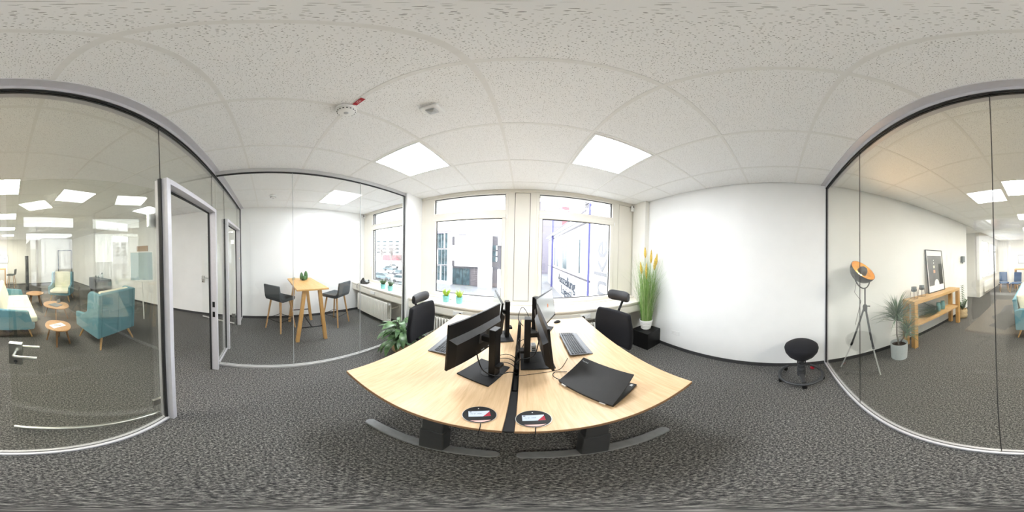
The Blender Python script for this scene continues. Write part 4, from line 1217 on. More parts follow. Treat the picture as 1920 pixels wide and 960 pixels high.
lo.matrix_local = Matrix.Translation(hc + nrm * 0.07) @ (-nrm).to_track_quat('Z', 'Y').to_matrix().to_4x4()

# dracaena
dr = thing('dracaena', 'dragon tree with spiky leaf crowns in a pale grey pot beside the console', 'plant', (1.815, -1.625, 0))
MB().lathe([(0.112, 0), (0.118, 0.004), (0.13, 0.29), (0.13, 0.30), (0.12, 0.30), (0.115, 0.25), (0.0005, 0.25)], 32).build('pot', 'potgrey', dr, smooth=40)
MB().lathe([(0.117, 0.25), (0.0005, 0.26)], 20).build('soil', 'soil', dr, smooth=40)
MB().tube([(0, 0, 0.25), (0.015, 0.03, 0.45), (0.02, 0.03, 0.78)], [0.015, 0.012, 0.010], 8).build('trunk', 'bark', dr, smooth=50)
MB().tube([(0.02, -0.01, 0.25), (-0.03, -0.07, 0.38), (-0.05, -0.10, 0.50)], [0.012, 0.01, 0.009], 8).build('trunk', 'bark', dr, smooth=50)
rnd = random.Random(21)
for (c, n, L0) in (((0.02, 0.03, 0.78), 250, 0.46), ((-0.05, -0.10, 0.50), 120, 0.31)):
    mb = MB()
    for k in range(n):
        a = rnd.random() * 2 * PI
        ln = rnd.uniform(0.15, 1.7)
        L = L0 * rnd.uniform(0.65, 1.08)
        if math.cos(a) > 0.4:
            L *= 0.66
        blade(mb, (c[0], c[1], c[2] + rnd.uniform(-0.10, 0.06)), a, ln, L, rnd.uniform(0.005, 0.009), rnd.uniform(0.2, 1.1), 6)
    mb.v = [(min(x_, 0.33), max(y_, -0.355) if (x_ > 0.005 and z_ < 0.94) else y_, max(z_, 0.31)) for x_, y_, z_ in mb.v]
    mb.build('leaf_crown', 'leaf2', dr)['kind'] = 'stuff'

# console table
ct = thing('console_table', 'long oak console table with a lower shelf against the lounge wall', 'console table', (0, 0, 0))
cx0, cx1, cy0, cy1 = 1.83, 2.12, -3.63, -1.99
M['consoley'] = wood_mat('console_oak', (0.50, 0.30, 0.125), (0.66, 0.43, 0.20), 1, 0.45)
BX(cx0, cx1, cy0, cy1, 0.87, 0.93).build('top', 'consoley', ct, bevel=0.004)
BX(cx0 + 0.01, cx1 - 0.01, cy0 + 0.09, cy1 - 0.09, 0.445, 0.485).build('shelf', 'consoley', ct, bevel=0.003)
for x in (cx0, cx1 - 0.085):
    for y in (cy0, cy1 - 0.085):
        BX(x, x + 0.085, y, y + 0.085, 0, 0.87).build('leg', 'honeyz', ct, bevel=0.004)
for y in (cy0 + 0.02, cy1 - 0.06):
    BX(cx0 + 0.085, cx1 - 0.085, y, y + 0.04, 0.445, 0.485).build('side_rail', 'consoley', ct)

def wire_planter(label, x, y):
    t = thing('wire_planter', label, 'planter', (x, y, 0.93))
    MB().lathe([(0.035, 0.13), (0.045, 0.135), (0.05, 0.22), (0.046, 0.22), (0.043, 0.2), (0.0005, 0.2)], 24).build('pot', 'slate', t, smooth=40)
    for k in range(4):
        a = PI / 4 + k * PI / 2
        MB().tube([(0.048 * math.cos(a), 0.048 * math.sin(a), 0.18), (0.07 * math.cos(a), 0.07 * math.sin(a), 0.004)], 0.003, 6).build('wire_leg', 'wire', t, smooth=50)
    for (z, r) in ((0.155, 0.05), (0.006, 0.07)):
        MB().tube([(r * math.cos(2 * PI * i / 20), r * math.sin(2 * PI * i / 20), z) for i in range(21)], 0.003, 6, cap=False).build('wire_ring', 'wire', t, smooth=50)
    MB().lathe([(0.042, 0.198), (0.03, 0.212), (0.0005, 0.218)], 14).build('moss', 'leaf2', t, smooth=50)
wire_planter('slate pot on a wire stand on the console, the one nearer the tripod lamp', 2.01, -2.17)
wire_planter('slate pot on a wire stand on the console, the one next to the poster frame', 2.02, -2.40)

pf = thing('poster_frame', 'framed grey poster leaning on the wall on the oak console', 'picture', (2.045, -2.965, 0.931), 0)
# local: x towards wall handled by lean; built in plane x=0, y width .62, z height .93
XF = Matrix.Rotation(R(5.5), 4, 'Y')
w_, h_ = 0.31, 0.93
mb = MB()
mb.box(-0.012, 0.012, -w_, -w_ + 0.018, 0, h_, XF).box(-0.012, 0.012, w_ - 0.018, w_, 0, h_, XF).box(-0.012, 0.012, -w_ + 0.018, w_ - 0.018, 0, 0.018, XF).box(-0.012, 0.012, -w_ + 0.018, w_ - 0.018, h_ - 0.018, h_, XF)
mb.build('frame', 'anth', pf, bevel=0.001)
pp = MB().box(-0.003, 0.006, -w_ + 0.018, w_ - 0.018, 0.018, h_ - 0.018, XF).build('mount_board', 'paper', pf)
MB().box(-0.0042, -0.003, -w_ + 0.045, w_ - 0.045, 0.15, h_ - 0.13, XF).build('print', 'poster', pp)
for (z, s, m_) in ((0.70, 0.010, 'paper'), (0.64, 0.012, 'paper'), (0.555, 0.026, 'creamf'), (0.455, 0.032, 'peach')):
    MB().box(-0.005, -0.0042, 0.05 - s, 0.05 + s, z - s * 1.1, z + s * 1.1, XF).build('printed_motif', m_, pp)
X = XF @ Matrix.Translation((-0.005, -0.01, 0.15))
hill = [(0.09 * math.cos(PI * i / 16), 0.13 * math.sin(PI * i / 16)) for i in range(17)]
MB().prism(hill, 0.0, 0.0008, 'x', X).build('printed_hill', 'paper', pp, fix=True)
MB().box(-0.0055, -0.0042, -w_ + 0.045, -0.12, 0.15, 0.62, XF).build('printed_motif', 'anth', pp)

for k, (x, y, lab) in enumerate(((2.0, -2.93, 'teal ribbed vase on the console shelf beside the trailing grass'), (2.0, -3.10, 'teal ribbed vase on the console shelf nearer the far leg'))):
    v = MB().lathe([(0.04, 0), (0.05, 0.01), (0.055, 0.08), (0.05, 0.15), (0.045, 0.19), (0.048, 0.2), (0.043, 0.2), (0.04, 0.15), (0.0005, 0.02)], 20)
    v.v = [(a * (1.03 if (i % 20) % 2 else 0.97), b * (1.03 if (i % 20) % 2 else 0.97), c) for i, (a, b, c) in enumerate(v.v)]
    o = tag(v.build('ribbed_vase', 'tealvase', None, smooth=50), lab, 'vase', 'teal vases on the console shelf')
    o.location = (x, y, 0.485)
gb = thing('grass_bunch', 'bunch of green grass lying on the console shelf', 'grass bunch', (2.0, -2.79, 0.487))
mb = MB()
rnd = random.Random(9)
for k in range(280):
    blade(mb, (rnd.uniform(-0.09, 0.06), rnd.uniform(-0.06, 0.05), rnd.uniform(0.0, 0.15)), R(90) + rnd.uniform(-0.22, 0.22), rnd.uniform(1.0, 1.55), rnd.uniform(0.25, 0.66), 0.005, rnd.uniform(0.0, 0.12), 5)
mb.v = [(a, b, min(max(0.002, c), 0.372)) for a, b, c in mb.v]
mb.build('blades', 'leaf', gb)['kind'] = 'stuff'

bk = thing('basket_plant', 'upright green plant in a pale woven basket beyond the console', 'plant', (1.93, -3.98, 0))
MB().lathe([(0.10, 0.0), (0.125, 0.02), (0.135, 0.09), (0.12, 0.125), (0.135, 0.17), (0.13, 0.22), (0.115, 0.26), (0.105, 0.26), (0.1, 0.2), (0.0005, 0.2)], 28).build('basket', 'basket', bk, smooth=50)
zl = leaf_mesh(0.10, 0.022, 0.25, 'leaf')
rnd = random.Random(3)
for s_ in range(7):
    a = s_ * 0.9; ln = 0.06 + 0.05 * (s_ % 3); hh = 0.72 if s_ == 0 else rnd.uniform(0.2, 0.36)
    ex, ey = math.cos(a) * ln * (0.2 if s_ == 0 else 1), math.sin(a) * ln * (0.2 if s_ == 0 else 1)
    MB().tube([(0, 0, 0.2), (ex * 0.6, ey * 0.6, 0.2 + hh * 0.6), (ex, ey, 0.2 + hh)], [0.006, 0.005, 0.003], 6).build('stem', 'leaf2', bk, smooth=50)
    nl = int(hh / 0.055)
    for k in range(nl):
        u = (k + 1.5) / (nl + 1)
        for sd in (0, PI):
            link('leaf', zl, 'leaf', bk, loc=(ex * u, ey * u, 0.2 + hh * u), rot=(0, -0.35, a + 1.2 + sd))
wbx = thing('wall_speaker', 'small grey box fixed to the lounge wall past the console', 'wall box', (XR, -4.40, 1.64))
BX(-0.10, -0.01, -0.06, 0.06, -0.09, 0.09).build('case', 'slate', wbx, bevel=0.006)
BX(-0.012, 0.0, -0.02, 0.02, -0.04, 0.04).build('bracket', 'black', wbx)
MB().lathe([(0.015, -0.125), (0.015, -0.09)], 12, Matrix.Translation((-0.05, 0, 0))).build('lower_knob', 'black', wbx, smooth=40)

# ------------------------------------------------------------------ LOUNGE SEATING
def wing_chair(label, x, y, rz):
    t = thing('wing_armchair', label, 'armchair', (x, y, 0), rz, 'teal wing armchairs in the lounge')
    W2 = 0.37
    side = [(-0.38, 0.27), (-0.40, 0.56), (-0.10, 0.60), (0.02, 0.68), (0.06, 1.00), (0.14, 1.06), (0.40, 1.04), (0.345, 0.24)]
    for s in (-1, 1):
        MB().prism(side, s * W2 - 0.035, s * W2 + 0.035, 'x').build('wing_side', 'teal', t, bevel=0.02, seg=3, fix=True)
    back = [(0.26, 0.26), (0.34, 0.24), (0.40, 1.04), (0.33, 1.06)]
    MB().prism(back, -W2 + 0.03, W2 - 0.03, 'x').build('back_panel', 'teal', t, bevel=0.02, seg=3, fix=True)
    MB().tube([(0, 0.347, 0.27), (0, 0.405, 1.04)], 0.004, 5).build('back_seam', 'teal', t, smooth=50)
    BX(-W2 + 0.03, W2 - 0.03, -0.37, 0.30, 0.24, 0.33).build('seat_base', 'teal', t, bevel=0.02)
    BX(-W2 + 0.04, W2 - 0.04, -0.42, 0.22, 0.33, 0.45).build('seat_cushion', 'creamf', t, bevel=0.04, seg=3)
    MB().prism([(0.12, 0.45), (0.25, 0.43), (0.33, 1.05), (0.23, 1.07)], -W2 + 0.05, W2 - 0.05, 'x').build('back_cushion', 'creamf', t, bevel=0.04, seg=3, fix=True)
    for sx in (-1, 1):
        for sy in (-1, 1):
            MB().tube([(sx * 0.36, sy * 0.34, 0.0), (sx * 0.28, sy * 0.26, 0.26)], [0.014, 0.026], 10).build('leg', 'beechleg', t, smooth=50)
    return t
wing_chair('teal wing armchair seen from behind beside the small oval table', -1.61, -2.53, R(4))
wing_chair('teal wing armchair with cream cushions facing the glass wall, farther back in the lounge', -1.83, -5.85, R(148))

sf = thing('sofa', 'teal lounge sofa with cream cushions', 'sofa', (0.0, -4.15, 0), R(-90))
SL = 1.08
BX(-SL, SL, -0.42, 0.40, 0.20, 0.32).build('seat_base', 'teal', sf, bevel=0.02)
side = [(-0.40, 0.20), (-0.30, 0.60), (0.30, 0.66), (0.42, 0.62), (0.40, 0.20)]
for s in (-1, 1):
    MB().prism(side, s * (SL + 0.0) - 0.045, s * (SL + 0.0) + 0.045, 'x').build('armrest', 'teal', sf, bevel=0.02, seg=3, fix=True)
MB().prism([(0.30, 0.2), (0.38, 0.2), (0.46, 0.84), (0.38, 0.86)], -SL, SL, 'x').build('back_panel', 'teal', sf, bevel=0.02, seg=3, fix=True)
for k in range(3):
    a = -SL + 0.05 + k * (2 * SL - 0.1) / 3; b = a + (2 * SL - 0.1) / 3 - 0.008
    BX(a, b, -0.48, 0.22, 0.32, 0.44).build('seat_cushion', 'creamf', sf, bevel=0.03, seg=3)
    MB().prism([(0.10, 0.44), (0.27, 0.42), (0.40, 0.92), (0.27, 0.95)], a, b, 'x').build('back_cushion', 'creamf', sf, bevel=0.05, seg=3, fix=True)
for sx in (-1, 1):
    for sy in (-1, 1):
        MB().tube([(sx * 1.06, sy * 0.36, 0.0), (sx * 0.92, sy * 0.28, 0.21)], [0.014, 0.026], 10).build('leg', 'honeyz', sf, smooth=50)

def oval_table(label, x, y, a, b, z, rz, legm='walnut'):
    t = thing('coffee_table', label, 'coffee table', (x, y, 0), rz, 'oval coffee tables')
    poly = []
    for i in range(40):
        th = 2 * PI * i / 40
        c, s = math.cos(th), math.sin(th)
        p = 2 / 1.75
        poly.append((a * math.copysign(abs(c) ** p, c), b * math.copysign(abs(s) ** p, s)))
    MB().prism(poly, z - 0.022, z, 'z').build('tabletop', 'tabletop', t, bevel=0.006)
    for k in range(4):
        th = PI / 4 + k * PI / 2
        ux, uy = math.cos(th), math.sin(th)
        MB().tube([(a * 0.78 * ux * 1.1, b * 0.78 * uy * 1.1, 0), (a * 0.55 * ux, b * 0.55 * uy, z - 0.02)], [0.013, 0.022], 10).build('leg', legm, t, smooth=50)
    return t
oval_table('small oval oak coffee table holding a sheet of paper', -0.775, -2.76, 0.215, 0.29, 0.37, R(15))
oval_table('larger oval oak coffee table between the sofa and the two armchairs', -1.10, -4.05, 0.30, 0.42, 0.38, R(20))
oval_table('oval oak coffee table at the far end of the sofa', -0.76, -5.45, 0.30, 0.34, 0.42, R(0))
pa = tag(BX(-0.12, 0.12, -0.085, 0.085, 0, 0.004).build('paper_sheet', 'paper', None), 'white sheet of paper on the small oval table', 'paper')
pa.location = (-0.765, -2.74, 0.37); pa.rotation_euler = (0, 0, R(15))
pe = tag(MB().tube([(-0.06, 0, 0), (0.05, 0.0, 0), (0.062, 0, 0)], [0.004, 0.004, 0.001], 8).build('pen', 'black', None, smooth=40), 'black pen lying on the sheet of paper', 'pen')
pe.location = (-0.76, -2.73, 0.3785); pe.rotation_euler = (0, 0, R(-25))
mg = tag(BX(-0.11, 0.11, -0.15, 0.15, 0, 0.012).build('magazine', 'slate', None, bevel=0.003), 'dark magazine on the larger oval table', 'magazine')
mg.location = (-1.08, -4.0, 0.38); mg.rotation_euler = (0, 0, R(30))
mc = thing('menu_card', 'small standing grey card on the larger oval table', 'card', (-1.22, -4.2, 0.38), R(20))
MB().prism([(-0.03, 0), (0.03, 0), (0.0, 0.10)], -0.05, 0.05, 'x').build('card', 'slate', mc, fix=True)

# whiteboard on easel
wbd = thing('whiteboard_easel', 'pale glass board in a white frame on a mobile stand', 'whiteboard', (-2.97, -2.90, 0), math.atan2(0.69, 0.72) + R(90))
Xw = Matrix.Translation((0, 0, 0.97)) @ Matrix.Rotation(R(-4), 4, 'X')
hw, hh = 0.30, 0.76
mb = MB()
mb.box(-hw, hw, -0.015, 0.015, 0, 0.025, Xw).box(-hw, hw, -0.015, 0.015, hh - 0.025, hh, Xw).box(-hw, -hw + 0.022, -0.015, 0.015, 0.025, hh - 0.025, Xw).box(hw - 0.022, hw, -0.015, 0.015, 0.025, hh - 0.025, Xw)
mb.build('board_frame', 'white', wbd, bevel=0.003)
MB().box(-hw + 0.02, hw - 0.02, -0.006, 0.006, 0.02, hh - 0.02, Xw).build('board', 'teal_board', wbd)
MB().tube([(0, 0.02, 1.0), (0.03, 0.03, 0.06)], 0.015, 8).build('pole', 'white', wbd, smooth=40)
MB().tube([(0.03, -0.20, 0.06), (0.03, 0.2, 0.06)], 0.014, 8).build('foot', 'white', wbd, smooth=40)
for (a, b) in ((0.03, -0.20), (0.03, 0.2)):
    MB().lathe([(0.016, -0.012), (0.025, -0.008), (0.025, 0.008), (0.016, 0.012)], 12, Matrix.Translation((a, b, 0.026)) @ Matrix.Rotation(R(90), 4, 'Y')).build('caster', 'white', wbd, smooth=40)
BX(-0.2, 0.2, -0.06, -0.01, 0.955, 0.97).build('pen_tray', 'white', wbd)

ck = thing('cork_board', 'brown cork board on the lounge wall behind the whiteboard stand', 'pin board', (XL + 0.001, -3.72, 1.44), 0)
BX(0, 0.014, -0.24, 0.24, -0.48, 0.48).build('cork', 'cork', ck)
mb = MB()
mb.box(0, 0.02, -0.25, -0.24, -0.49, 0.49).box(0, 0.02, 0.24, 0.25, -0.49, 0.49).box(0, 0.02, -0.24, 0.24, 0.48, 0.49).box(0, 0.02, -0.24, 0.24, -0.49, -0.48)
mb.build('frame', 'walnut', ck)
sb = thing('sideboard', 'low anthracite sideboard against the lounge wall carrying glasses and a carafe', 'sideboard', (-3.66, -6.15, 0))
BX(-0.20, 0.18, -0.62, 0.62, 0.12, 0.65).build('body', 'dark_wood', sb, bevel=0.004)
for k in range(2):
    dd = BX(0.18, 0.198, -0.61 + k * 0.615, -0.005 + k * 0.615, 0.13, 0.63).build('cabinet_door', 'dark_wood', sb, bevel=0.003)
    BX(0.198, 0.208, -0.06 + k * 0.09, -0.045 + k * 0.09, 0.38, 0.50).build('handle', 'steel', dd)
for x in (-0.15, 0.14):
    for y in (-0.55, 0.55):
        BX(x - 0.02, x + 0.02, y - 0.02, y + 0.02, 0, 0.12).build('leg', 'black', sb)
car = thing('carafe', 'glass carafe with a dark lid on the sideboard', 'carafe', (-3.62, -5.85, 0.65))
MB().lathe([(0.06, 0), (0.07, 0.01), (0.07, 0.06), (0.03, 0.17), (0.035, 0.22), (0.03, 0.22), (0.026, 0.17), (0.064, 0.06), (0.0005, 0.01)], 20).build('vessel', 'water', car, smooth=50)
MB().lathe([(0.036, 0.22), (0.04, 0.23), (0.02, 0.27), (0.0005, 0.275)], 16).build('lid', 'anth', car, smooth=50)
MB().tube([(0.05, 0, 0.10), (0.10, 0, 0.12), (0.10, 0, 0.2), (0.04, 0, 0.21)], 0.007, 6).build('handle', 'anth', car, smooth=50)
for k, (x, y, lab) in enumerate(((-3.60, -6.35, 'clear drinking glass on the sideboard, farther from the carafe'), (-3.60, -6.12, 'clear drinking glass on the sideboard, closer to the carafe'))):
    g = tag(MB().lathe([(0.03, 0), (0.034, 0.003), (0.04, 0.12), (0.037, 0.12), (0.031, 0.008), (0.0005, 0.008)], 16).build('drinking_glass', 'water', None, smooth=40), lab, 'glass')
    g.location = (x, y, 0.65)

po = thing('floor_column', 'slim black column standing on the lounge floor', 'column', (-0.75, -8.0, 0), R(10))
BX(-0.15, 0.15, -0.15, 0.15, 0, 0.02).build('foot_plate', 'black', po, bevel=0.004)
BX(-0.075, 0.075, -0.06, 0.06, 0.02, 1.72).build('shaft', 'anth', po, bevel=0.006)
BX(-0.068, 0.068, 0.06, 0.066, 0.95, 1.68).build('front_panel', 'black', po)

tv = thing('wall_screen', 'white-lit wall screen on the far lounge wall', 'screen', (0.62, YE + 0.002, 1.57))
BX(-0.42, 0.42, 0, 0.045, -0.245, 0.245).build('housing', 'black', tv, bevel=0.003)
BX(-0.405, 0.405, 0.045, 0.047, -0.23, 0.23).build('display', emit_cache('wall_screen_white', (0.95, 0.97, 1.0), 0.9), tv)
BX(-0.31, -0.12, 0.047, 0.0475, -0.015, 0.02).build('logo', 'slate', tv)
bc = thing('counter_table', 'high oak counter in front of the wall screen', 'counter', (0.72, -8.85, 0))
BX(-0.40, 0.40, -0.35, 0.35, 1.02, 1.06).build('worktop', 'honey', bc, bevel=0.004)
for sx in (-0.37, 0.37):
    BX(sx - 0.025, sx + 0.025, -0.33, 0.33, 0, 1.02).build('side_panel', 'honeyz', bc, bevel=0.003)
BX(-0.345, 0.345, -0.05, 0.05, 0.15, 0.2).build('stretcher', 'honeyz', bc)
bar_stool('grey bar stool at the high oak counter in the far lounge', 0.02, -9.0, R(75), 'bar_stool')
def shell_chair(label, x, y, rz):
    t = thing('shell_chair', label, 'chair', (x, y, 0), rz, 'blue chairs in the far lounge')
    BX(-0.22, 0.22, -0.22, 0.22, 0.42, 0.48).build('seat', 'bluefab', t, bevel=0.03, seg=3)
    MB().prism([(0.17, 0.5), (0.22, 0.48), (0.27, 0.95), (0.22, 0.96)], -0.2, 0.2, 'x').build('backrest', 'bluefab', t, bevel=0.02, fix=True)
    for sx in (-1, 1):
        for sy in (-1, 1):
            MB().tube([(sx * 0.21, sy * 0.2, 0), (sx * 0.16, sy * 0.15, 0.43)], [0.012, 0.019], 8).build('leg', 'beechleg', t, smooth=50)
shell_chair('blue chair with oak legs in the far lounge, closer to the windows', 1.55, -7.85, R(200))
shell_chair('blue chair with oak legs in the far lounge, closer to the sofa', 0.95, -7.7, R(160))
rl = thing('radiator', 'flat white radiator under the lounge windows', 'radiator', (2.215, -7.4, 0.15))
BX(-0.03, 0.03, -0.55, 0.55, 0, 0.5).build('panel', 'radiator', rl, bevel=0.01)
for k in range(18):
    BX(-0.036, -0.029, -0.52 + k * 0.06, -0.49 + k * 0.06, 0.03, 0.47).build('rib', 'radiator', rl)
for yy in (-0.45, 0.45):
    BX(0.02, 0.084, yy - 0.02, yy + 0.02, 0.1, 0.4).build('wall_bracket', 'radiator', rl)

# ------------------------------------------------------------------ OUTSIDE
GZ = -4.0
g = sbox('ground_outside', 'asphalt', -130, 60, 3.2, 140, GZ - 0.2, GZ)
wb1 = thing('office_block', 'white rendered block with a grey entrance across the yard', 'building', (0, 0, GZ))
BX(-11.67, -5.15, 26.0, 34, 3.4, 8.8).build('upper_volume', 'facade', wb1)
BX(-11.67, -5.15, 25.97, 26.0, 8.72, 8.8).build('parapet_edge', 'facade_grey', wb1)
BX(-7.4, -5.03, 26.0, 34, 0, 3.4).build('lower_pier', 'facade', wb1)
BX(-12.28, -7.4, 26.6, 34, 0, 3.4).build('recess_wall', 'facade_grey', wb1)
for k in range(5):
    BX(-12.2 + k * 0.64, -11.62 + k * 0.64, 26.54, 26.6, 0.1, 3.0).build('entrance_pane', 'ext_glass', wb1)
for k in range(9):
    BX(-8.75, -7.45, 26.55, 26.6, 0.1 + k * 0.33, 0.38 + k * 0.33).build('entrance_slat', 'ext_brown', wb1)
BX(-12.28, -11.67, 26.3, 34, 3.4, 8.6).build('side_cladding', 'facade_grey', wb1)
BX(-5.15, -3.3, 26.6, 34, 0, 8.6).build('side_wing', 'facade_grey', wb1)
BX(-4.15, -3.3, 26.2, 26.6, 7.0, 8.6).build('white_bay', 'facade', wb1)
BX(-4.15, -3.3, 26.2, 26.6, 0, 3.1).build('white_bay', 'facade', wb1)
BX(-5.05, -4.2, 26.5, 26.6, 0.1, 2.9).build('side_door', 'ext_brown', wb1)
for zz in (4.75, 5.7, 6.65):
    p_ = BX(-12.25, -11.78, 26.22, 26.3, zz - 0.4, zz + 0.4).build('window_pane', 'facade', wb1)
    p_ = BX(-5.05, -4.25, 26.52, 26.6, zz - 0.4, zz + 0.4).build('window_pane', 'ext_glass', wb1)
    BX(-4.5, -4.3, 26.5, 26.52, zz - 0.35, zz + 0.35).build('blind', 'facade', p_)
wb2 = thing('glazed_block', 'glass-fronted building beside the white block', 'building', (0, 0, GZ))
BX(-19.5, -12.95, 26.2, 38, 0, 9.2).build('body', 'facade', wb2)
BX(-19.6, -12.3, 25.9, 38, 9.2, 9.75).build('roof_edge', 'ext_lilac', wb2)
for i in range(9):
    for j in range(3):
        BX(-19.4 + i * 0.72, -18.9 + i * 0.72 + (0.14 if (i + j) % 3 else -0.1), 26.13, 26.2, 0.6 + j * 2.95, 3.3 + j * 2.95).build('facade_pane', 'ext_glass', wb2)
for z_ in (3.35, 6.3):
    BX(-19.5, -12.95, 26.05, 26.2, z_, z_ + 0.14).build('floor_band', 'facade_grey', wb2)
BX(-12.95, -12.3, 25.7, 34, 0, 9.2).build('corner_pier', 'facade', wb2)

wg = thing('lettered_building', 'white building wing with blue uprights and large grey letters', 'building', (5.3, 0, GZ))
BX(0, 8, 12.1, 34, 0, 9.0).build('body', 'facade', wg)
BX(-0.5, 8.2, 12.0, 34.2, 9.1, 9.5).build('roof_eave', 'facade', wg)
BX(-0.55, -0.5, 12.0, 34.2, 9.28, 9.46).build('gutter', 'facade_grey', wg)
BX(-0.1, 0, 12.1, 34, 8.5, 8.66).build('ledge', 'facade_grey', wg)
BX(-0.12, 0, 12.1, 34, 3.46, 3.62).build('ledge', 'facade_grey', wg)
for k in range(13):
    BX(-0.03, 0, 12.1, 34, 0.3 + k * 0.25, 0.312 + k * 0.25).build('cladding_groove', 'sign_grey', wg)
for (a, b, z0, z1, m_) in ((19.0, 21.5, 3.9, 6.9, 'ext_glass'), (23.7, 25.2, 3.9, 6.9, 'ext_glass'), (26.2, 27.4, 3.9, 6.9, 'ext_glass'), (14.3, 14.85, 3.95, 7.2, 'ext_glass'), (22.2, 22.9, 7.7, 8.4, 'sign_grey'), (24.0, 24.7, 7.7, 8.4, 'sign_grey'), (25.8, 26.5, 7.7, 8.4, 'sign_grey')):
    fr = BX(-0.05, 0.0, a, b, z0, z1).build('window_pane', m_, wg)
    mb = MB(); mb.box(-0.1, -0.02, a - 0.1, a, z0 - 0.1, z1 + 0.1).box(-0.1, -0.02, b, b + 0.1, z0 - 0.1, z1 + 0.1).box(-0.1, -0.02, a, b, z1, z1 + 0.1).box(-0.1, -0.02, a, b, z0 - 0.1, z0)
    mb.build('window_surround', 'facade', fr)
BX(-0.06, 0.0, 12.6, 14.3, 3.95, 7.2).build('white_panel', 'facade', wg)
for (x, y, w_) in ((-0.2, 12.05, 0.07), (-0.25, 28.4, 0.16)):
    BX(x - w_, x + w_, y - w_, y + w_, 0, 12.5).build('blue_upright', 'blue', wg)
BX(-0.15, 3.5, 8.6, 11.75, 0, 13.0).build('sign_slab', 'facade', wg)
for k in range(7):
    BX(-0.14, 0.2, 12.4, 13.4, 10.0 + k * 0.22, 10.1 + k * 0.22).build('louvre', 'facade_grey', wg)
RotW = Matrix(((0, 0, -1, 0), (-1, 0, 0, 0), (0, 1, 0, 0), (0, 0, 0, 1)))   # text plane facing -x: text x -> -y, text y -> z
text('lettering', 'nke', 2.75, 'sign_grey', wg, Matrix.Translation((-0.17, 9.95, 4.75)) @ RotW @ Matrix.Rotation(R(90), 4, 'Z'), 0.02)
text('sign_line', 'Ausstellung', 1.75, 'sign_dark', wg, Matrix.Translation((-0.06, 19.8, 2.35)) @ RotW, 0.02)
text('sign_line', 'Logistik', 1.75, 'sign_dark', wg, Matrix.Translation((-0.06, 19.2, 0.95)) @ RotW, 0.02)
bb2 = thing('distant_building', 'pale building with a red strip beyond the lettered wing', 'building', (9, 48, GZ))
BX(-6, 2.4, 0, 8, 0, 22).build('body', 'ext_lilac', bb2)
BX(2.4, 4.6, 0.2, 6, 0, 21.0).build('red_panel', 'brick', bb2)
for k in range(5):
    BX(-1.6 + k * 0.7, -1.1 + k * 0.7, -0.08, 0, 18.4, 19.0).build('window_pane', 'ext_glass', bb2)
# car park seen from the meeting room
fb = thing('far_block', 'long pale block with a red ground floor behind the car park', 'building', (-75, 72, GZ), R(40))
BX(-20, 20, 0, 10, 0, 14).build('body', 'facade', fb)
BX(-6, 8, -0.15, 0, 0.5, 4).build('red_front', 'brick', fb)
for j in range(4):
    for i in range(9):
        BX(-18 + i * 4, -15.6 + i * 4, -0.1, 0, 5 + j * 2.3, 6.2 + j * 2.3).build('window_pane', 'ext_glass', fb)
def car(label, x, y, rz, m):
    t = thing('parked_car', label, 'car', (x, y, GZ), rz, 'cars in the car park')
    body = [(-2.1, 0.35), (2.1, 0.35), (2.15, 0.75), (1.2, 0.9), (-1.6, 0.95), (-2.15, 0.85)]
    MB().prism(body, -0.85, 0.85, 'y').build('body', m, t, bevel=0.08, fix=True)
    MB().prism([(-1.7, 0.93), (1.1, 0.88), (0.35, 1.42), (-1.15, 1.45)], -0.75, 0.75, 'y').build('cabin_glass', 'ext_glass', t, bevel=0.05, fix=True)
    MB().prism([(-1.15, 1.42), (0.35, 1.40), (0.3, 1.47), (-1.1, 1.5)], -0.74, 0.74, 'y').build('roof', m, t, fix=True)
    for sx in (-1.3, 1.3):
        for sy in (-0.8, 0.8):
            MB().lathe([(0.33, -0.1), (0.33, 0.1)], 16, Matrix.Translation((sx, sy, 0.33)) @ Matrix.Rotation(R(90), 4, 'X')).build('wheel', 'black', t, smooth=40)
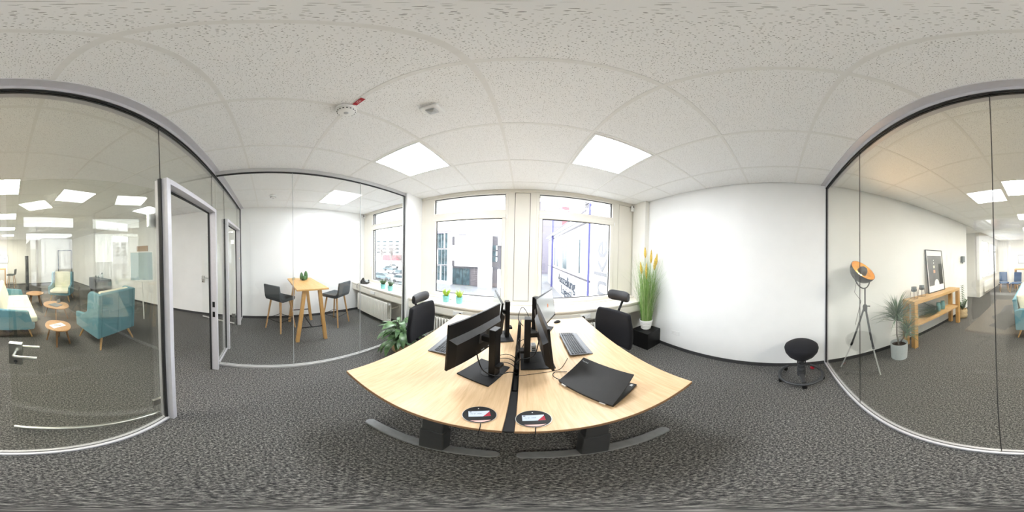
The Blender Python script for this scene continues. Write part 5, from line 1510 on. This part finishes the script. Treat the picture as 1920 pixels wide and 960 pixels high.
cars = [('silver car parked in the front row of the car park', -20.5, 22.5, 0.3, 'car_a'), ('light blue car parked in the front row of the car park', -25.6, 22.0, 0.3, 'car_c'),
        ('dark car parked in the front row of the car park at its outer end', -30.6, 22.5, 0.35, 'car_b'), ('dark car parked in the middle of the car park', -27.0, 29.0, 1.7, 'car_b'),
        ('silver car parked in the middle of the car park', -31.5, 31.0, 1.7, 'car_a'), ('light blue car parked at the back of the car park', -37.0, 34.5, 0.9, 'car_c'),
        ('silver car parked at the back of the car park', -42.0, 41.0, 0.9, 'car_a')]
for c in cars:
    car(*c)
def bare_tree(label, x, y, h, seed):
    rnd = random.Random(seed)
    t = thing('bare_tree', label, 'tree', (x, y, GZ), 0, 'bare trees behind the car park')
    MB().tube([(0, 0, 0), (0.1, 0, h * 0.3), (0, 0.1, h * 0.55)], [0.28, 0.2, 0.13], 8).build('trunk', 'bark', t, smooth=50)
    mb = MB()
    for k in range(60):
        a = rnd.random() * 2 * PI; z0 = h * rnd.uniform(0.28, 0.56); L = h * rnd.uniform(0.2, 0.45); e = rnd.uniform(0.4, 1.3)
        d = Vector((math.cos(a) * math.cos(e), math.sin(a) * math.cos(e), math.sin(e)))
        p0 = Vector((0, 0, z0))
        mb.tube([p0, p0 + d * L * 0.5, p0 + d * L + Vector((0, 0, L * 0.1))], [0.06, 0.04, 0.01], 4, cap=False)
        for q_ in range(4):
            d2 = (d + Vector((rnd.uniform(-0.7, 0.7), rnd.uniform(-0.7, 0.7), rnd.uniform(-0.2, 0.6)))).normalized()
            p1 = p0 + d * L * rnd.uniform(0.4, 0.95)
            mb.tube([p1, p1 + d2 * L * 0.4], [0.025, 0.006], 3, cap=False)
    mb.build('branches', 'bark', t)['kind'] = 'stuff'
bare_tree('tall bare tree behind the car park in front of the pale block', -40.0, 38.0, 11, 1)
bare_tree('smaller bare tree behind the car park, closer to the office', -34.0, 37.0, 8, 2)
bare_tree('bare tree at the outer edge of the car park', -52.0, 44.0, 12, 3)
